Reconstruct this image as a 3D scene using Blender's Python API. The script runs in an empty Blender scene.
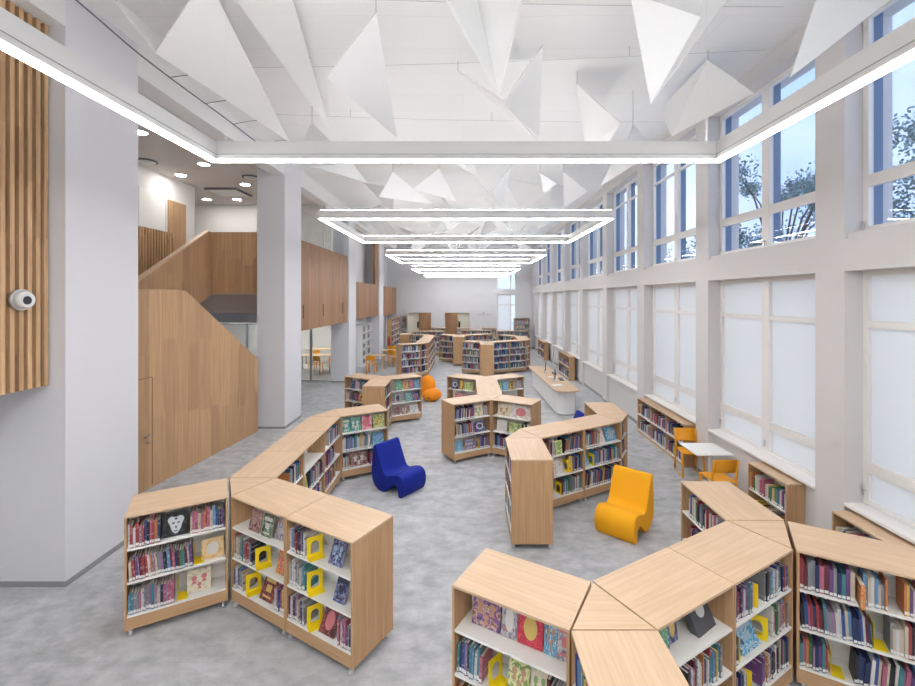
import bpy, math, random
from mathutils import Matrix, Vector
random.seed(7)
scene = bpy.context.scene
COL = scene.collection
PI = math.pi
R = math.radians

# ------------------------------------------------------------------ camera
CAM_H = 3.3
F_PX = 435.0
cam_d = bpy.data.cameras.new('camera')
cam = bpy.data.objects.new('camera', cam_d)
COL.objects.link(cam)
cam.location = (0, 0, CAM_H)
cam.rotation_euler = (R(90), 0, 0)
cam_d.sensor_width = 36.0
cam_d.lens = 36.0 * F_PX / 915.0
cam_d.shift_x = -(466 - 457.5) / 915.0
cam_d.shift_y = -(343 - 298) / 915.0
cam_d.clip_start = 0.05
cam_d.clip_end = 300
scene.camera = cam

# ------------------------------------------------------------------ world, exposure
vs = scene.view_settings
vs.view_transform = 'Standard'
vs.look = 'None'
vs.gamma = 1.0
vs.use_curve_mapping = False
vs.exposure = 1.15
STRIP = 19.0       # strength of the light strips
world = bpy.data.worlds.new('sky')
scene.world = world
world.use_nodes = True
wn = world.node_tree
wn.nodes.clear()
w_out = wn.nodes.new('ShaderNodeOutputWorld')
w_bg = wn.nodes.new('ShaderNodeBackground')
w_tc = wn.nodes.new('ShaderNodeTexCoord')
w_no = wn.nodes.new('ShaderNodeTexNoise')
w_no.inputs['Scale'].default_value = 2.6
w_no.inputs['Detail'].default_value = 5
w_cr = wn.nodes.new('ShaderNodeValToRGB')
w_cr.color_ramp.elements[0].position = 0.38
w_cr.color_ramp.elements[0].color = (0.33, 0.45, 0.70, 1)
w_cr.color_ramp.elements[1].position = 0.68
w_cr.color_ramp.elements[1].color = (0.64, 0.68, 0.76, 1)
wn.links.new(w_tc.outputs['Generated'], w_no.inputs['Vector'])
wn.links.new(w_no.outputs['Fac'], w_cr.inputs['Fac'])
wn.links.new(w_cr.outputs['Color'], w_bg.inputs['Color'])
w_bg.inputs['Strength'].default_value = 0.95
wn.links.new(w_bg.outputs['Background'], w_out.inputs['Surface'])


# ------------------------------------------------------------------ materials
def new_mat(name):
    m = bpy.data.materials.new(name)
    m.use_nodes = True
    return m, m.node_tree, m.node_tree.nodes['Principled BSDF']


def plain(name, col, rough=0.5, metal=0.0, bump=0.0, bscale=60, vary=0.0):
    m, nt, b = new_mat(name)
    b.inputs['Base Color'].default_value = (*col, 1)
    b.inputs['Roughness'].default_value = rough
    b.inputs['Metallic'].default_value = metal
    if bump or vary:
        tc = nt.nodes.new('ShaderNodeTexCoord')
        no = nt.nodes.new('ShaderNodeTexNoise')
        no.inputs['Scale'].default_value = bscale
        no.inputs['Detail'].default_value = 3
        nt.links.new(tc.outputs['Object'], no.inputs['Vector'])
        if bump:
            bp = nt.nodes.new('ShaderNodeBump')
            bp.inputs['Strength'].default_value = bump
            bp.inputs['Distance'].default_value = 0.01
            nt.links.new(no.outputs['Fac'], bp.inputs['Height'])
            nt.links.new(bp.outputs['Normal'], b.inputs['Normal'])
        if vary:
            cr = nt.nodes.new('ShaderNodeValToRGB')
            cr.color_ramp.elements[0].position = 0.3
            cr.color_ramp.elements[1].position = 0.7
            cr.color_ramp.elements[0].color = (*[c * (1 - vary) for c in col], 1)
            cr.color_ramp.elements[1].color = (*[min(1, c * (1 + vary)) for c in col], 1)
            nt.links.new(no.outputs['Fac'], cr.inputs['Fac'])
            nt.links.new(cr.outputs['Color'], b.inputs['Base Color'])
    return m


def wood(name, dark, light, scale, rough=0.5, planks=None, fine=1.0):
    """grain stretched along the axis with the small scale value"""
    m, nt, b = new_mat(name)
    tc = nt.nodes.new('ShaderNodeTexCoord')
    mp = nt.nodes.new('ShaderNodeMapping')
    mp.inputs['Scale'].default_value = scale
    no = nt.nodes.new('ShaderNodeTexNoise')
    no.inputs['Scale'].default_value = fine
    no.inputs['Detail'].default_value = 6
    no.inputs['Roughness'].default_value = 0.6
    cr = nt.nodes.new('ShaderNodeValToRGB')
    cr.color_ramp.elements[0].position = 0.3
    cr.color_ramp.elements[0].color = (*dark, 1)
    cr.color_ramp.elements[1].position = 0.68
    cr.color_ramp.elements[1].color = (*light, 1)
    nt.links.new(tc.outputs['Object'], mp.inputs['Vector'])
    nt.links.new(mp.outputs['Vector'], no.inputs['Vector'])
    nt.links.new(no.outputs['Fac'], cr.inputs['Fac'])
    last = cr.outputs['Color']
    if planks:
        mp2 = nt.nodes.new('ShaderNodeMapping')
        mp2.inputs['Scale'].default_value = planks
        nt.links.new(tc.outputs['Object'], mp2.inputs['Vector'])
        vo = nt.nodes.new('ShaderNodeTexVoronoi')
        vo.distance = 'CHEBYCHEV'
        vo.inputs['Scale'].default_value = 1.0
        vo.inputs['Randomness'].default_value = 0.35
        nt.links.new(mp2.outputs['Vector'], vo.inputs['Vector'])
        sp = nt.nodes.new('ShaderNodeSeparateColor')
        nt.links.new(vo.outputs['Color'], sp.inputs['Color'])
        mr = nt.nodes.new('ShaderNodeMapRange')
        mr.inputs['To Min'].default_value = 0.84
        mr.inputs['To Max'].default_value = 1.12
        nt.links.new(sp.outputs['Red'], mr.inputs['Value'])
        mx = nt.nodes.new('ShaderNodeVectorMath')
        mx.operation = 'SCALE'
        nt.links.new(last, mx.inputs[0])
        nt.links.new(mr.outputs['Result'], mx.inputs['Scale'])
        last = mx.outputs['Vector']
    nt.links.new(last, b.inputs['Base Color'])
    b.inputs['Roughness'].default_value = rough
    b.inputs['Specular IOR Level'].default_value = 0.22
    return m


def emit(name, col, s):
    m = bpy.data.materials.new(name)
    m.use_nodes = True
    nt = m.node_tree
    nt.nodes.clear()
    o = nt.nodes.new('ShaderNodeOutputMaterial')
    e = nt.nodes.new('ShaderNodeEmission')
    e.inputs['Color'].default_value = (*col, 1)
    e.inputs['Strength'].default_value = s
    nt.links.new(e.outputs[0], o.inputs['Surface'])
    return m


def glass_mat(name, tint=(0.93, 0.96, 1.0), gloss=0.06):
    m = bpy.data.materials.new(name)
    m.use_nodes = True
    nt = m.node_tree
    nt.nodes.clear()
    o = nt.nodes.new('ShaderNodeOutputMaterial')
    t = nt.nodes.new('ShaderNodeBsdfTransparent')
    t.inputs['Color'].default_value = (*tint, 1)
    g = nt.nodes.new('ShaderNodeBsdfGlossy')
    g.inputs['Roughness'].default_value = 0.02
    mx = nt.nodes.new('ShaderNodeMixShader')
    mx.inputs['Fac'].default_value = gloss
    nt.links.new(t.outputs[0], mx.inputs[1])
    nt.links.new(g.outputs[0], mx.inputs[2])
    nt.links.new(mx.outputs[0], o.inputs['Surface'])
    return m


def blind_mat():
    m = bpy.data.materials.new('roller blind fabric')
    m.use_nodes = True
    nt = m.node_tree
    nt.nodes.clear()
    o = nt.nodes.new('ShaderNodeOutputMaterial')
    d = nt.nodes.new('ShaderNodeBsdfDiffuse')
    d.inputs['Color'].default_value = (0.90, 0.91, 0.91, 1)
    t = nt.nodes.new('ShaderNodeBsdfTranslucent')
    t.inputs['Color'].default_value = (0.97, 0.96, 0.93, 1)
    tc = nt.nodes.new('ShaderNodeTexCoord')
    mp = nt.nodes.new('ShaderNodeMapping')
    mp.inputs['Scale'].default_value = (3, 3, 28)
    no = nt.nodes.new('ShaderNodeTexNoise')
    no.inputs['Scale'].default_value = 1.0
    mr = nt.nodes.new('ShaderNodeMapRange')
    mr.inputs['To Min'].default_value = 0.5
    mr.inputs['To Max'].default_value = 0.62
    nt.links.new(tc.outputs['Object'], mp.inputs['Vector'])
    nt.links.new(mp.outputs['Vector'], no.inputs['Vector'])
    nt.links.new(no.outputs['Fac'], mr.inputs['Value'])
    mx = nt.nodes.new('ShaderNodeMixShader')
    nt.links.new(mr.outputs['Result'], mx.inputs['Fac'])
    nt.links.new(d.outputs[0], mx.inputs[1])
    nt.links.new(t.outputs[0], mx.inputs[2])
    nt.links.new(mx.outputs[0], o.inputs['Surface'])
    return m


def carpet_mat():
    m, nt, b = new_mat('grey carpet tiles')
    tc = nt.nodes.new('ShaderNodeTexCoord')
    mp = nt.nodes.new('ShaderNodeMapping')
    mp.inputs['Scale'].default_value = (1.5, 2.2, 1)
    n1 = nt.nodes.new('ShaderNodeTexNoise')
    n1.inputs['Scale'].default_value = 2.6
    n1.inputs['Detail'].default_value = 8
    n1.inputs['Roughness'].default_value = 0.7
    br = nt.nodes.new('ShaderNodeTexBrick')
    br.inputs['Scale'].default_value = 1.0
    br.inputs['Brick Width'].default_value = 1.0
    br.inputs['Row Height'].default_value = 0.25
    br.inputs['Mortar Size'].default_value = 0.002
    br.inputs['Color1'].default_value = (0.94, 0.94, 0.94, 1)
    br.inputs['Color2'].default_value = (1.04, 1.04, 1.04, 1)
    br.inputs['Mortar'].default_value = (0.88, 0.88, 0.88, 1)
    cr = nt.nodes.new('ShaderNodeValToRGB')
    cr.color_ramp.elements[0].position = 0.32
    cr.color_ramp.elements[0].color = (0.36, 0.365, 0.375, 1)
    cr.color_ramp.elements[1].position = 0.68
    cr.color_ramp.elements[1].color = (0.58, 0.585, 0.60, 1)
    n2 = nt.nodes.new('ShaderNodeTexNoise')
    n2.inputs['Scale'].default_value = 160
    mx = nt.nodes.new('ShaderNodeMix')
    mx.data_type = 'RGBA'
    mx.blend_type = 'MULTIPLY'
    mx.inputs['Factor'].default_value = 1.0
    nt.links.new(tc.outputs['Object'], mp.inputs['Vector'])
    nt.links.new(mp.outputs['Vector'], n1.inputs['Vector'])
    nt.links.new(tc.outputs['Object'], br.inputs['Vector'])
    nt.links.new(tc.outputs['Object'], n2.inputs['Vector'])
    nt.links.new(n1.outputs['Fac'], cr.inputs['Fac'])
    nt.links.new(cr.outputs['Color'], mx.inputs['A'])
    nt.links.new(br.outputs['Color'], mx.inputs['B'])
    nt.links.new(mx.outputs['Result'], b.inputs['Base Color'])
    bp = nt.nodes.new('ShaderNodeBump')
    bp.inputs['Strength'].default_value = 0.25
    bp.inputs['Distance'].default_value = 0.004
    nt.links.new(n2.outputs['Fac'], bp.inputs['Height'])
    nt.links.new(bp.outputs['Normal'], b.inputs['Normal'])
    b.inputs['Roughness'].default_value = 0.9
    b.inputs['Specular IOR Level'].default_value = 0.2
    return m


def ceiling_mat():
    """white stretched panels with thin seams running across and along"""
    m, nt, b = new_mat('white ceiling panels')
    tc = nt.nodes.new('ShaderNodeTexCoord')
    no = nt.nodes.new('ShaderNodeTexNoise')
    no.inputs['Scale'].default_value = 0.35
    mxv = nt.nodes.new('ShaderNodeMix')
    mxv.data_type = 'VECTOR'
    mxv.inputs['Factor'].default_value = 0.12
    nt.links.new(tc.outputs['Object'], mxv.inputs['A'])
    nt.links.new(no.outputs['Color'], mxv.inputs['B'])
    nt.links.new(tc.outputs['Object'], no.inputs['Vector'])
    br = nt.nodes.new('ShaderNodeTexBrick')
    br.inputs['Scale'].default_value = 1.0
    br.inputs['Brick Width'].default_value = 6.0
    br.inputs['Row Height'].default_value = 0.62
    br.inputs['Mortar Size'].default_value = 0.003
    br.inputs['Color1'].default_value = (0.85, 0.845, 0.835, 1)
    br.inputs['Color2'].default_value = (0.82, 0.815, 0.805, 1)
    br.inputs['Mortar'].default_value = (0.73, 0.72, 0.71, 1)
    nt.links.new(mxv.outputs['Result'], br.inputs['Vector'])
    nt.links.new(br.outputs['Color'], b.inputs['Base Color'])
    b.inputs['Roughness'].default_value = 0.7
    return m


M = {}
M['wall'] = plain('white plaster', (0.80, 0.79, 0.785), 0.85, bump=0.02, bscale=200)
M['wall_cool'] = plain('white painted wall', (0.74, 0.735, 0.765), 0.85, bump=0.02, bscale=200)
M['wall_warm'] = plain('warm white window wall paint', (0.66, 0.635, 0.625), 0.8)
M['frame'] = plain('window frame paint', (0.83, 0.80, 0.77), 0.45)
M['reveal'] = plain('window reveal blue grey', (0.12, 0.2, 0.34), 0.5)
M['ceiling'] = ceiling_mat()
M['sail'] = plain('matt white sail fabric', (0.86, 0.86, 0.855), 0.8)
M['floor'] = carpet_mat()
M['skirt'] = plain('grey skirting', (0.3, 0.3, 0.31), 0.6)
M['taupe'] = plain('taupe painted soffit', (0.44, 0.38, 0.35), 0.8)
M['gceil'] = plain('gallery ceiling paint', (0.70, 0.66, 0.64), 0.85)
M['top'] = wood('light oak laminate top', (0.58, 0.405, 0.26), (0.69, 0.50, 0.34), (1.3, 26, 26), 0.42, fine=1.4)
M['oakz'] = wood('oak laminate upright', (0.46, 0.27, 0.135), (0.60, 0.38, 0.21), (34, 34, 1.1), 0.5, fine=1.2)
M['oakx'] = wood('oak laminate plinth', (0.49, 0.295, 0.155), (0.63, 0.41, 0.23), (1.1, 34, 34), 0.5, fine=1.2)
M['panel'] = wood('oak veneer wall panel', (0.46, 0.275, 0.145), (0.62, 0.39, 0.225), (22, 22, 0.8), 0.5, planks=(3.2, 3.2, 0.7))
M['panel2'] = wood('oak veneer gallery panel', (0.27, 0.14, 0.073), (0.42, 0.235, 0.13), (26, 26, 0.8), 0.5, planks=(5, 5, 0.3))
M['slat'] = wood('oak slats', (0.50, 0.29, 0.15), (0.74, 0.50, 0.29), (20, 20, 0.7), 0.5, planks=(14, 14, 1.6))
M['slatback'] = plain('dark brown slat backing', (0.10, 0.052, 0.025), 0.8)
M['shelf'] = plain('white melamine shelf', (0.86, 0.85, 0.81), 0.45)
M['white'] = plain('white lacquer', (0.86, 0.86, 0.85), 0.4)
M['housing'] = plain('white aluminium channel', (0.74, 0.735, 0.725), 0.45)
M['groove'] = plain('grey seam', (0.35, 0.35, 0.35), 0.7)
M['chrome'] = plain('brushed steel', (0.6, 0.6, 0.6), 0.3, 0.9)
M['wheel'] = plain('pale castor wheel', (0.62, 0.62, 0.62), 0.4)
M['black'] = plain('black plastic', (0.02, 0.02, 0.022), 0.45)
M['dark'] = plain('dark grey cable', (0.14, 0.14, 0.15), 0.6)
M['strip'] = emit('light strip diffuser', (0.975, 0.985, 1.0), STRIP)
M['up'] = emit('uplight strip diffuser', (0.975, 0.985, 1.0), STRIP * .72)
M['down'] = emit('downlight lens', (1.0, 0.95, 0.88), 42.0)
M['glass'] = glass_mat('window glass')
M['glassin'] = glass_mat('interior glass', (0.96, 0.98, 0.97), 0.08)
M['blind'] = blind_mat()
M['yfab'] = plain('mustard yellow wool', (0.97, 0.44, 0.006), 0.85, bump=0.15, bscale=300)
M['bfab'] = plain('royal blue wool', (0.0, 0.014, 0.27), 0.85, bump=0.15, bscale=300)
M['obag'] = plain('orange bean bag fabric', (0.90, 0.29, 0.01), 0.85, bump=0.2, bscale=12)
M['ypla'] = plain('orange yellow plastic', (0.85, 0.36, 0.012), 0.4)
M['ybe'] = plain('yellow enamelled steel', (0.92, 0.68, 0.01), 0.4)
M['page'] = plain('book pages', (0.72, 0.67, 0.57), 0.9)
M['spinelabel'] = plain('white spine label', (0.8, 0.8, 0.78), 0.6)
M['leaf'] = plain('tree leaves', (0.15, 0.25, 0.26), 0.7, vary=0.5, bscale=2)
M['bark'] = plain('tree bark', (0.10, 0.08, 0.065), 0.9)
M['ground'] = plain('pale bounce ground', (0.8, 0.8, 0.78), 0.9)  # pale tone chosen to bounce daylight onto the blinds
M['red'] = plain('red enamel', (0.5, 0.03, 0.02), 0.4)
M['screen'] = plain('dark screen', (0.09, 0.095, 0.11), 0.25)
M['paper'] = plain('white paper', (0.85, 0.85, 0.84), 0.8)
M['grn'] = plain('grey green lettering', (0.30, 0.34, 0.29), 0.6)
M['pale'] = plain('pale corridor paint', (0.74, 0.70, 0.60), 0.8)

PAL = {
    'red': (0.45, 0.035, 0.04), 'navy': (0.02, 0.04, 0.14), 'white': (0.72, 0.70, 0.68), 'teal': (0.04, 0.27, 0.31),
    'pink': (0.55, 0.12, 0.22), 'black': (0.025, 0.025, 0.03), 'yellow': (0.75, 0.50, 0.04), 'purple': (0.18, 0.06, 0.26),
    'green': (0.07, 0.22, 0.08), 'light blue': (0.12, 0.32, 0.58), 'grey': (0.27, 0.28, 0.31), 'orange': (0.66, 0.21, 0.04),
    'cream': (0.66, 0.55, 0.40), 'maroon': (0.17, 0.02, 0.035), 'blue': (0.03, 0.10, 0.40), 'mauve': (0.36, 0.20, 0.34)}
for _k, _c in list(PAL.items()):
    _l = sum(_c) / 3
    PAL[_k] = tuple(.86 * (c * .84 + _l * .16) for c in _c)
NAMES = list(PAL)
WEIGHTS = {'mixed': [8, 12, 18, 7, 7, 16, 2.2, 6, 3, 6, 9, 4, 7, 7, 9, 6],
           'pinkish': [13, 12, 10, 8, 12, 7, 1, 9, 2, 6, 6, 5, 4, 7, 9, 9],
           'bluish': [5, 14, 13, 9, 3, 12, 1, 4, 2, 12, 12, 1, 4, 3, 12, 4],
           'yellowish': [1, 1, 6, 2, 3, 3, 22, 3, 8, 1, 4, 4, 8, 1, 1, 5],
           'bright': [8, 5, 12, 8, 9, 4, 10, 5, 9, 9, 3, 8, 6, 2, 7, 3],
           'dark': [5, 12, 14, 5, 4, 16, 1, 5, 4, 3, 10, 4, 10, 10, 5, 3],
           'pale': [5, 4, 20, 5, 6, 4, 3, 3, 6, 9, 10, 4, 16, 3, 4, 5]}


def cover_mat(name, col):
    m, nt, b = new_mat('book cover ' + name)
    tc = nt.nodes.new('ShaderNodeTexCoord')
    oi = nt.nodes.new('ShaderNodeObjectInfo')
    mp = nt.nodes.new('ShaderNodeMapping')
    mp.inputs['Scale'].default_value = (0.6, 0.3, 6.5)
    cb = nt.nodes.new('ShaderNodeCombineXYZ')
    mu = nt.nodes.new('ShaderNodeMath')
    mu.operation = 'MULTIPLY'
    mu.inputs[1].default_value = 60
    nt.links.new(oi.outputs['Random'], mu.inputs[0])
    nt.links.new(mu.outputs[0], cb.inputs['Z'])
    nt.links.new(cb.outputs[0], mp.inputs['Location'])
    nt.links.new(tc.outputs['Object'], mp.inputs['Vector'])
    no = nt.nodes.new('ShaderNodeTexNoise')
    no.inputs['Scale'].default_value = 1.0
    no.inputs['Detail'].default_value = 2
    nt.links.new(mp.outputs['Vector'], no.inputs['Vector'])
    cr = nt.nodes.new('ShaderNodeValToRGB')
    cr.color_ramp.interpolation = 'CONSTANT'
    e = cr.color_ramp.elements
    lum = sum(col) / 3
    alt = tuple(min(0.8, c * 0.5 + 0.33) for c in col) if lum < 0.35 else tuple(c * 0.32 for c in col)
    e[0].position = 0.0
    e[0].color = (*[c * 0.75 for c in col], 1)
    e[1].position = 0.40
    e[1].color = (*col, 1)
    x = e.new(0.60)
    x.color = (*alt, 1)
    x = e.new(0.66)
    x.color = (*[min(1, c * 1.2) for c in col], 1)
    nt.links.new(no.outputs['Fac'], cr.inputs['Fac'])
    nt.links.new(cr.outputs['Color'], b.inputs['Base Color'])
    b.inputs['Roughness'].default_value = 0.4
    return m


COVER = {n: cover_mat(n, c) for n, c in PAL.items()}


def picture_mat(name, cols):
    """busy printed front cover: blobs of several colours"""
    m, nt, b = new_mat('picture cover ' + name)
    tc = nt.nodes.new('ShaderNodeTexCoord')
    oi = nt.nodes.new('ShaderNodeObjectInfo')
    mu = nt.nodes.new('ShaderNodeVectorMath')
    mu.operation = 'ADD'
    cb = nt.nodes.new('ShaderNodeCombineXYZ')
    mm = nt.nodes.new('ShaderNodeMath')
    mm.operation = 'MULTIPLY'
    mm.inputs[1].default_value = 40
    nt.links.new(oi.outputs['Random'], mm.inputs[0])
    nt.links.new(mm.outputs[0], cb.inputs['X'])
    nt.links.new(tc.outputs['Object'], mu.inputs[0])
    nt.links.new(cb.outputs[0], mu.inputs[1])
    no = nt.nodes.new('ShaderNodeTexNoise')
    no.inputs['Scale'].default_value = 4.5
    no.inputs['Detail'].default_value = 3
    no.inputs['Distortion'].default_value = 0.8
    nt.links.new(mu.outputs['Vector'], no.inputs['Vector'])
    cr = nt.nodes.new('ShaderNodeValToRGB')
    cr.color_ramp.interpolation = 'CONSTANT'
    e = cr.color_ramp.elements
    pos = [0, 0.42, 0.52, 0.6, 0.68]
    e[0].color = (*cols[0], 1)
    e[1].position = pos[1]
    e[1].color = (*cols[1 % len(cols)], 1)
    for i in range(2, min(5, len(cols))):
        x = e.new(pos[i])
        x.color = (*cols[i], 1)
    nt.links.new(no.outputs['Fac'], cr.inputs['Fac'])
    nt.links.new(cr.outputs['Color'], b.inputs['Base Color'])
    b.inputs['Roughness'].default_value = 0.35
    return m


PIC = {
    'black': picture_mat('black', [(0.01, 0.01, 0.012), (0.02, 0.022, 0.025), (0.05, 0.05, 0.05)]),
    'tan': picture_mat('tan', [(0.72, 0.42, 0.16), (0.76, 0.50, 0.22), (0.8, 0.6, 0.33)]),
    'pastel': picture_mat('pastel', [(0.78, 0.66, 0.5), (0.8, 0.7, 0.55), (0.6, 0.66, 0.45), (0.72, 0.42, 0.4)]),
    'brown': picture_mat('brown', [(0.2, 0.09, 0.07), (0.4, 0.22, 0.2), (0.55, 0.38, 0.33), (0.12, 0.05, 0.05)]),
    'green': picture_mat('green', [(0.03, 0.06, 0.04), (0.12, 0.2, 0.1), (0.45, 0.55, 0.38), (0.04, 0.04, 0.1)]),
    'grey': picture_mat('grey', [(0.4, 0.38, 0.42), (0.55, 0.52, 0.55), (0.2, 0.2, 0.26), (0.5, 0.2, 0.24)]),
    'navy': picture_mat('navy', [(0.02, 0.03, 0.09), (0.05, 0.07, 0.2), (0.3, 0.32, 0.5), (0.12, 0.06, 0.2)]),
    'dark red': picture_mat('dark red', [(0.06, 0.02, 0.025), (0.2, 0.04, 0.04), (0.35, 0.1, 0.08), (0.05, 0.03, 0.06)]),
    'red': picture_mat('red', [(0.6, 0.05, 0.08), (0.68, 0.08, 0.12), (0.5, 0.04, 0.07)]),
    'orange': picture_mat('orange', [(0.75, 0.3, 0.05), (0.6, 0.12, 0.05), (0.75, 0.5, 0.2), (0.1, 0.05, 0.05)]),
    'blue': picture_mat('blue', [(0.08, 0.28, 0.5), (0.12, 0.4, 0.6), (0.5, 0.65, 0.75), (0.05, 0.12, 0.3)]),
    'teal': picture_mat('teal', [(0.05, 0.28, 0.28), (0.1, 0.4, 0.35), (0.45, 0.6, 0.4), (0.04, 0.12, 0.18)]),
    'purple': picture_mat('purple', [(0.12, 0.07, 0.22), (0.25, 0.12, 0.3), (0.6, 0.45, 0.35), (0.3, 0.1, 0.08)]),
    'yellow': picture_mat('yellow', [(0.75, 0.5, 0.05), (0.8, 0.62, 0.2), (0.5, 0.25, 0.05)]),
    'white': picture_mat('white', [(0.78, 0.76, 0.74), (0.8, 0.79, 0.77), (0.65, 0.55, 0.5)]),
    'pink': picture_mat('pink', [(0.75, 0.35, 0.4), (0.8, 0.5, 0.52), (0.6, 0.12, 0.18)]),
    'lime': picture_mat('lime', [(0.55, 0.6, 0.2), (0.7, 0.72, 0.4), (0.25, 0.35, 0.1)]),
}


# ------------------------------------------------------------------ mesh builder
class MB:
    def __init__(s):
        s.v = []
        s.f = []
        s.m = []
        s.sm = []

    def face(s, idx, mi=0, smooth=False):
        s.f.append(idx)
        s.m.append(mi)
        s.sm.append(smooth)

    def box(s, x0, x1, y0, y1, z0, z1, mi=0, mat=None):
        b = len(s.v)
        p = [(x0, y0, z0), (x1, y0, z0), (x1, y1, z0), (x0, y1, z0), (x0, y0, z1), (x1, y0, z1), (x1, y1, z1), (x0, y1, z1)]
        if mat is not None:
            p = [tuple(mat @ Vector(q)) for q in p]
        s.v += p
        for q in ((0, 3, 2, 1), (4, 5, 6, 7), (0, 1, 5, 4), (1, 2, 6, 5), (2, 3, 7, 6), (3, 0, 4, 7)):
            s.face([b + i for i in q], mi)
        return s

    def prism(s, poly, z0, z1, mi=0, smooth=False):
        """poly: ccw list of (x,y)"""
        b = len(s.v)
        n = len(poly)
        s.v += [(x, y, z0) for x, y in poly] + [(x, y, z1) for x, y in poly]
        s.face([b + i for i in range(n)][::-1], mi)
        s.face([b + n + i for i in range(n)], mi)
        for i in range(n):
            j = (i + 1) % n
            s.face([b + i, b + j, b + n + j, b + n + i], mi, smooth)
        return s

    def extrude(s, poly, a0, a1, axis='x', mi=0, smooth=False):
        """poly in the plane normal to the axis. axis x: (y,z); axis y: (x,z)"""
        b = len(s.v)
        n = len(poly)
        for a in (a0, a1):
            for p, q in poly:
                s.v.append((a, p, q) if axis == 'x' else (p, a, q))
        fl = (axis == 'y')
        f0 = [b + i for i in range(n)]
        f1 = [b + n + i for i in range(n)]
        s.face(f0 if fl else f0[::-1], mi)
        s.face(f1[::-1] if fl else f1, mi)
        for i in range(n):
            j = (i + 1) % n
            q = [b + i, b + j, b + n + j, b + n + i]
            s.face(q[::-1] if fl else q, mi, smooth)
        return s

    def cyl(s, c, r, h, axis='z', n=20, r2=None, mi=0):
        b = len(s.v)
        r2 = r if r2 is None else r2
        for k, (rr, t) in enumerate(((r, 0), (r2, h))):
            for i in range(n):
                a = 2 * PI * i / n
                u, v = rr * math.cos(a), rr * math.sin(a)
                if axis == 'z':
                    s.v.append((c[0] + u, c[1] + v, c[2] + t))
                elif axis == 'x':
                    s.v.append((c[0] + t, c[1] + u, c[2] + v))
                else:
                    s.v.append((c[0] + v, c[1] + t, c[2] + u))
        s.face([b + i for i in range(n)][::-1], mi)
        s.face([b + n + i for i in range(n)], mi)
        for i in range(n):
            j = (i + 1) % n
            s.face([b + i, b + j, b + n + j, b + n + i], mi, True)
        return s

    def tube(s, pts, r, n=8, mi=0):
        pts = [Vector(p) for p in pts]
        b = len(s.v)
        for k, p in enumerate(pts):
            d = (pts[min(k + 1, len(pts) - 1)] - pts[max(k - 1, 0)]).normalized()
            up = Vector((0, 0, 1)) if abs(d.z) < 0.9 else Vector((1, 0, 0))
            u = d.cross(up).normalized()
            w = d.cross(u).normalized()
            rr = r[k] if isinstance(r, (list, tuple)) else r
            for i in range(n):
                a = 2 * PI * i / n
                s.v.append(tuple(p + u * rr * math.cos(a) + w * rr * math.sin(a)))
        m = len(pts)
        for k in range(m - 1):
            for i in range(n):
                j = (i + 1) % n
                s.face([b + k * n + i, b + (k + 1) * n + i, b + (k + 1) * n + j, b + k * n + j], mi, True)
        s.face([b + i for i in range(n)], mi)
        s.face([b + (m - 1) * n + i for i in range(n)][::-1], mi)
        return s

    def ball(s, c, rx, ry, rz, nu=24, nv=14, mi=0, fn=None):
        b = len(s.v)
        for j in range(nv + 1):
            ph = PI * j / nv
            for i in range(nu):
                th = 2 * PI * i / nu
                d = Vector((math.sin(ph) * math.cos(th), math.sin(ph) * math.sin(th), math.cos(ph)))
                k = fn(d) if fn else 1.0
                s.v.append((c[0] + d.x * rx * k, c[1] + d.y * ry * k, c[2] + d.z * rz * k))
        for j in range(nv):
            for i in range(nu):
                a = (i + 1) % nu
                s.face([b + j * nu + i, b + (j + 1) * nu + i, b + (j + 1) * nu + a, b + j * nu + a], mi, True)
        return s

    def mesh(s, name, mats):
        me = bpy.data.meshes.new(name)
        me.from_pydata(s.v, [], s.f)
        if not isinstance(mats, (list, tuple)):
            mats = [mats]
        for m in mats:
            me.materials.append(m)
        me.polygons.foreach_set('material_index', s.m)
        me.polygons.foreach_set('use_smooth', s.sm)
        me.update()
        return me

    def build(s, name, mats, parent=None, loc=None, rz=0, bevel=0):
        return link(name, s.mesh(name, mats), parent, loc, rz, bevel)


def link(name, me, parent=None, loc=None, rz=0, bevel=0):
    o = bpy.data.objects.new(name, me)
    COL.objects.link(o)
    if parent:
        o.parent = parent
    if loc:
        o.location = loc
    if rz:
        o.rotation_euler = (0, 0, rz)
    if bevel:
        b = o.modifiers.new('soft edge', 'BEVEL')
        b.width = bevel
        b.segments = 3
        b.limit_method = 'ANGLE'
        b.angle_limit = R(40)
    return o


def empty(name, loc=(0, 0, 0), rz=0):
    o = bpy.data.objects.new(name, None)
    COL.objects.link(o)
    o.location = loc
    o.rotation_euler = (0, 0, rz)
    o.empty_display_size = 0.1
    return o


def tag(o, label, cat, group=None, kind=None):
    o['label'] = label
    o['category'] = cat
    if group:
        o['group'] = group
    if kind:
        o['kind'] = kind
    return o


def struct(o, label=None, cat=None):
    o['kind'] = 'structure'
    if label:
        o['label'] = label
    if cat:
        o['category'] = cat
    return o


def spline(pts, n=6, closed=True):
    out = []
    m = len(pts)
    for i in range(m if closed else m - 1):
        p0, p1, p2, p3 = (pts[(i + k - 1) % m] if closed else pts[max(0, min(m - 1, i + k - 1))] for k in range(4))
        for j in range(n):
            t = j / n
            out.append(tuple(0.5 * ((2 * p1[a]) + (-p0[a] + p2[a]) * t + (2 * p0[a] - 5 * p1[a] + 4 * p2[a] - p3[a]) * t * t
                                    + (-p0[a] + 3 * p1[a] - 3 * p2[a] + p3[a]) * t ** 3) for a in range(len(p1))))
    return out


# ================================================================== ROOM
CEIL = 6.9
FZ = -0.05         # level of the carpet
XR = 4.48          # front plane of the piers on the window side
XG = 4.70          # plane of the window frames
XL = -4.65         # left plane of columns and header
YF = 29.3          # far wall

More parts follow.
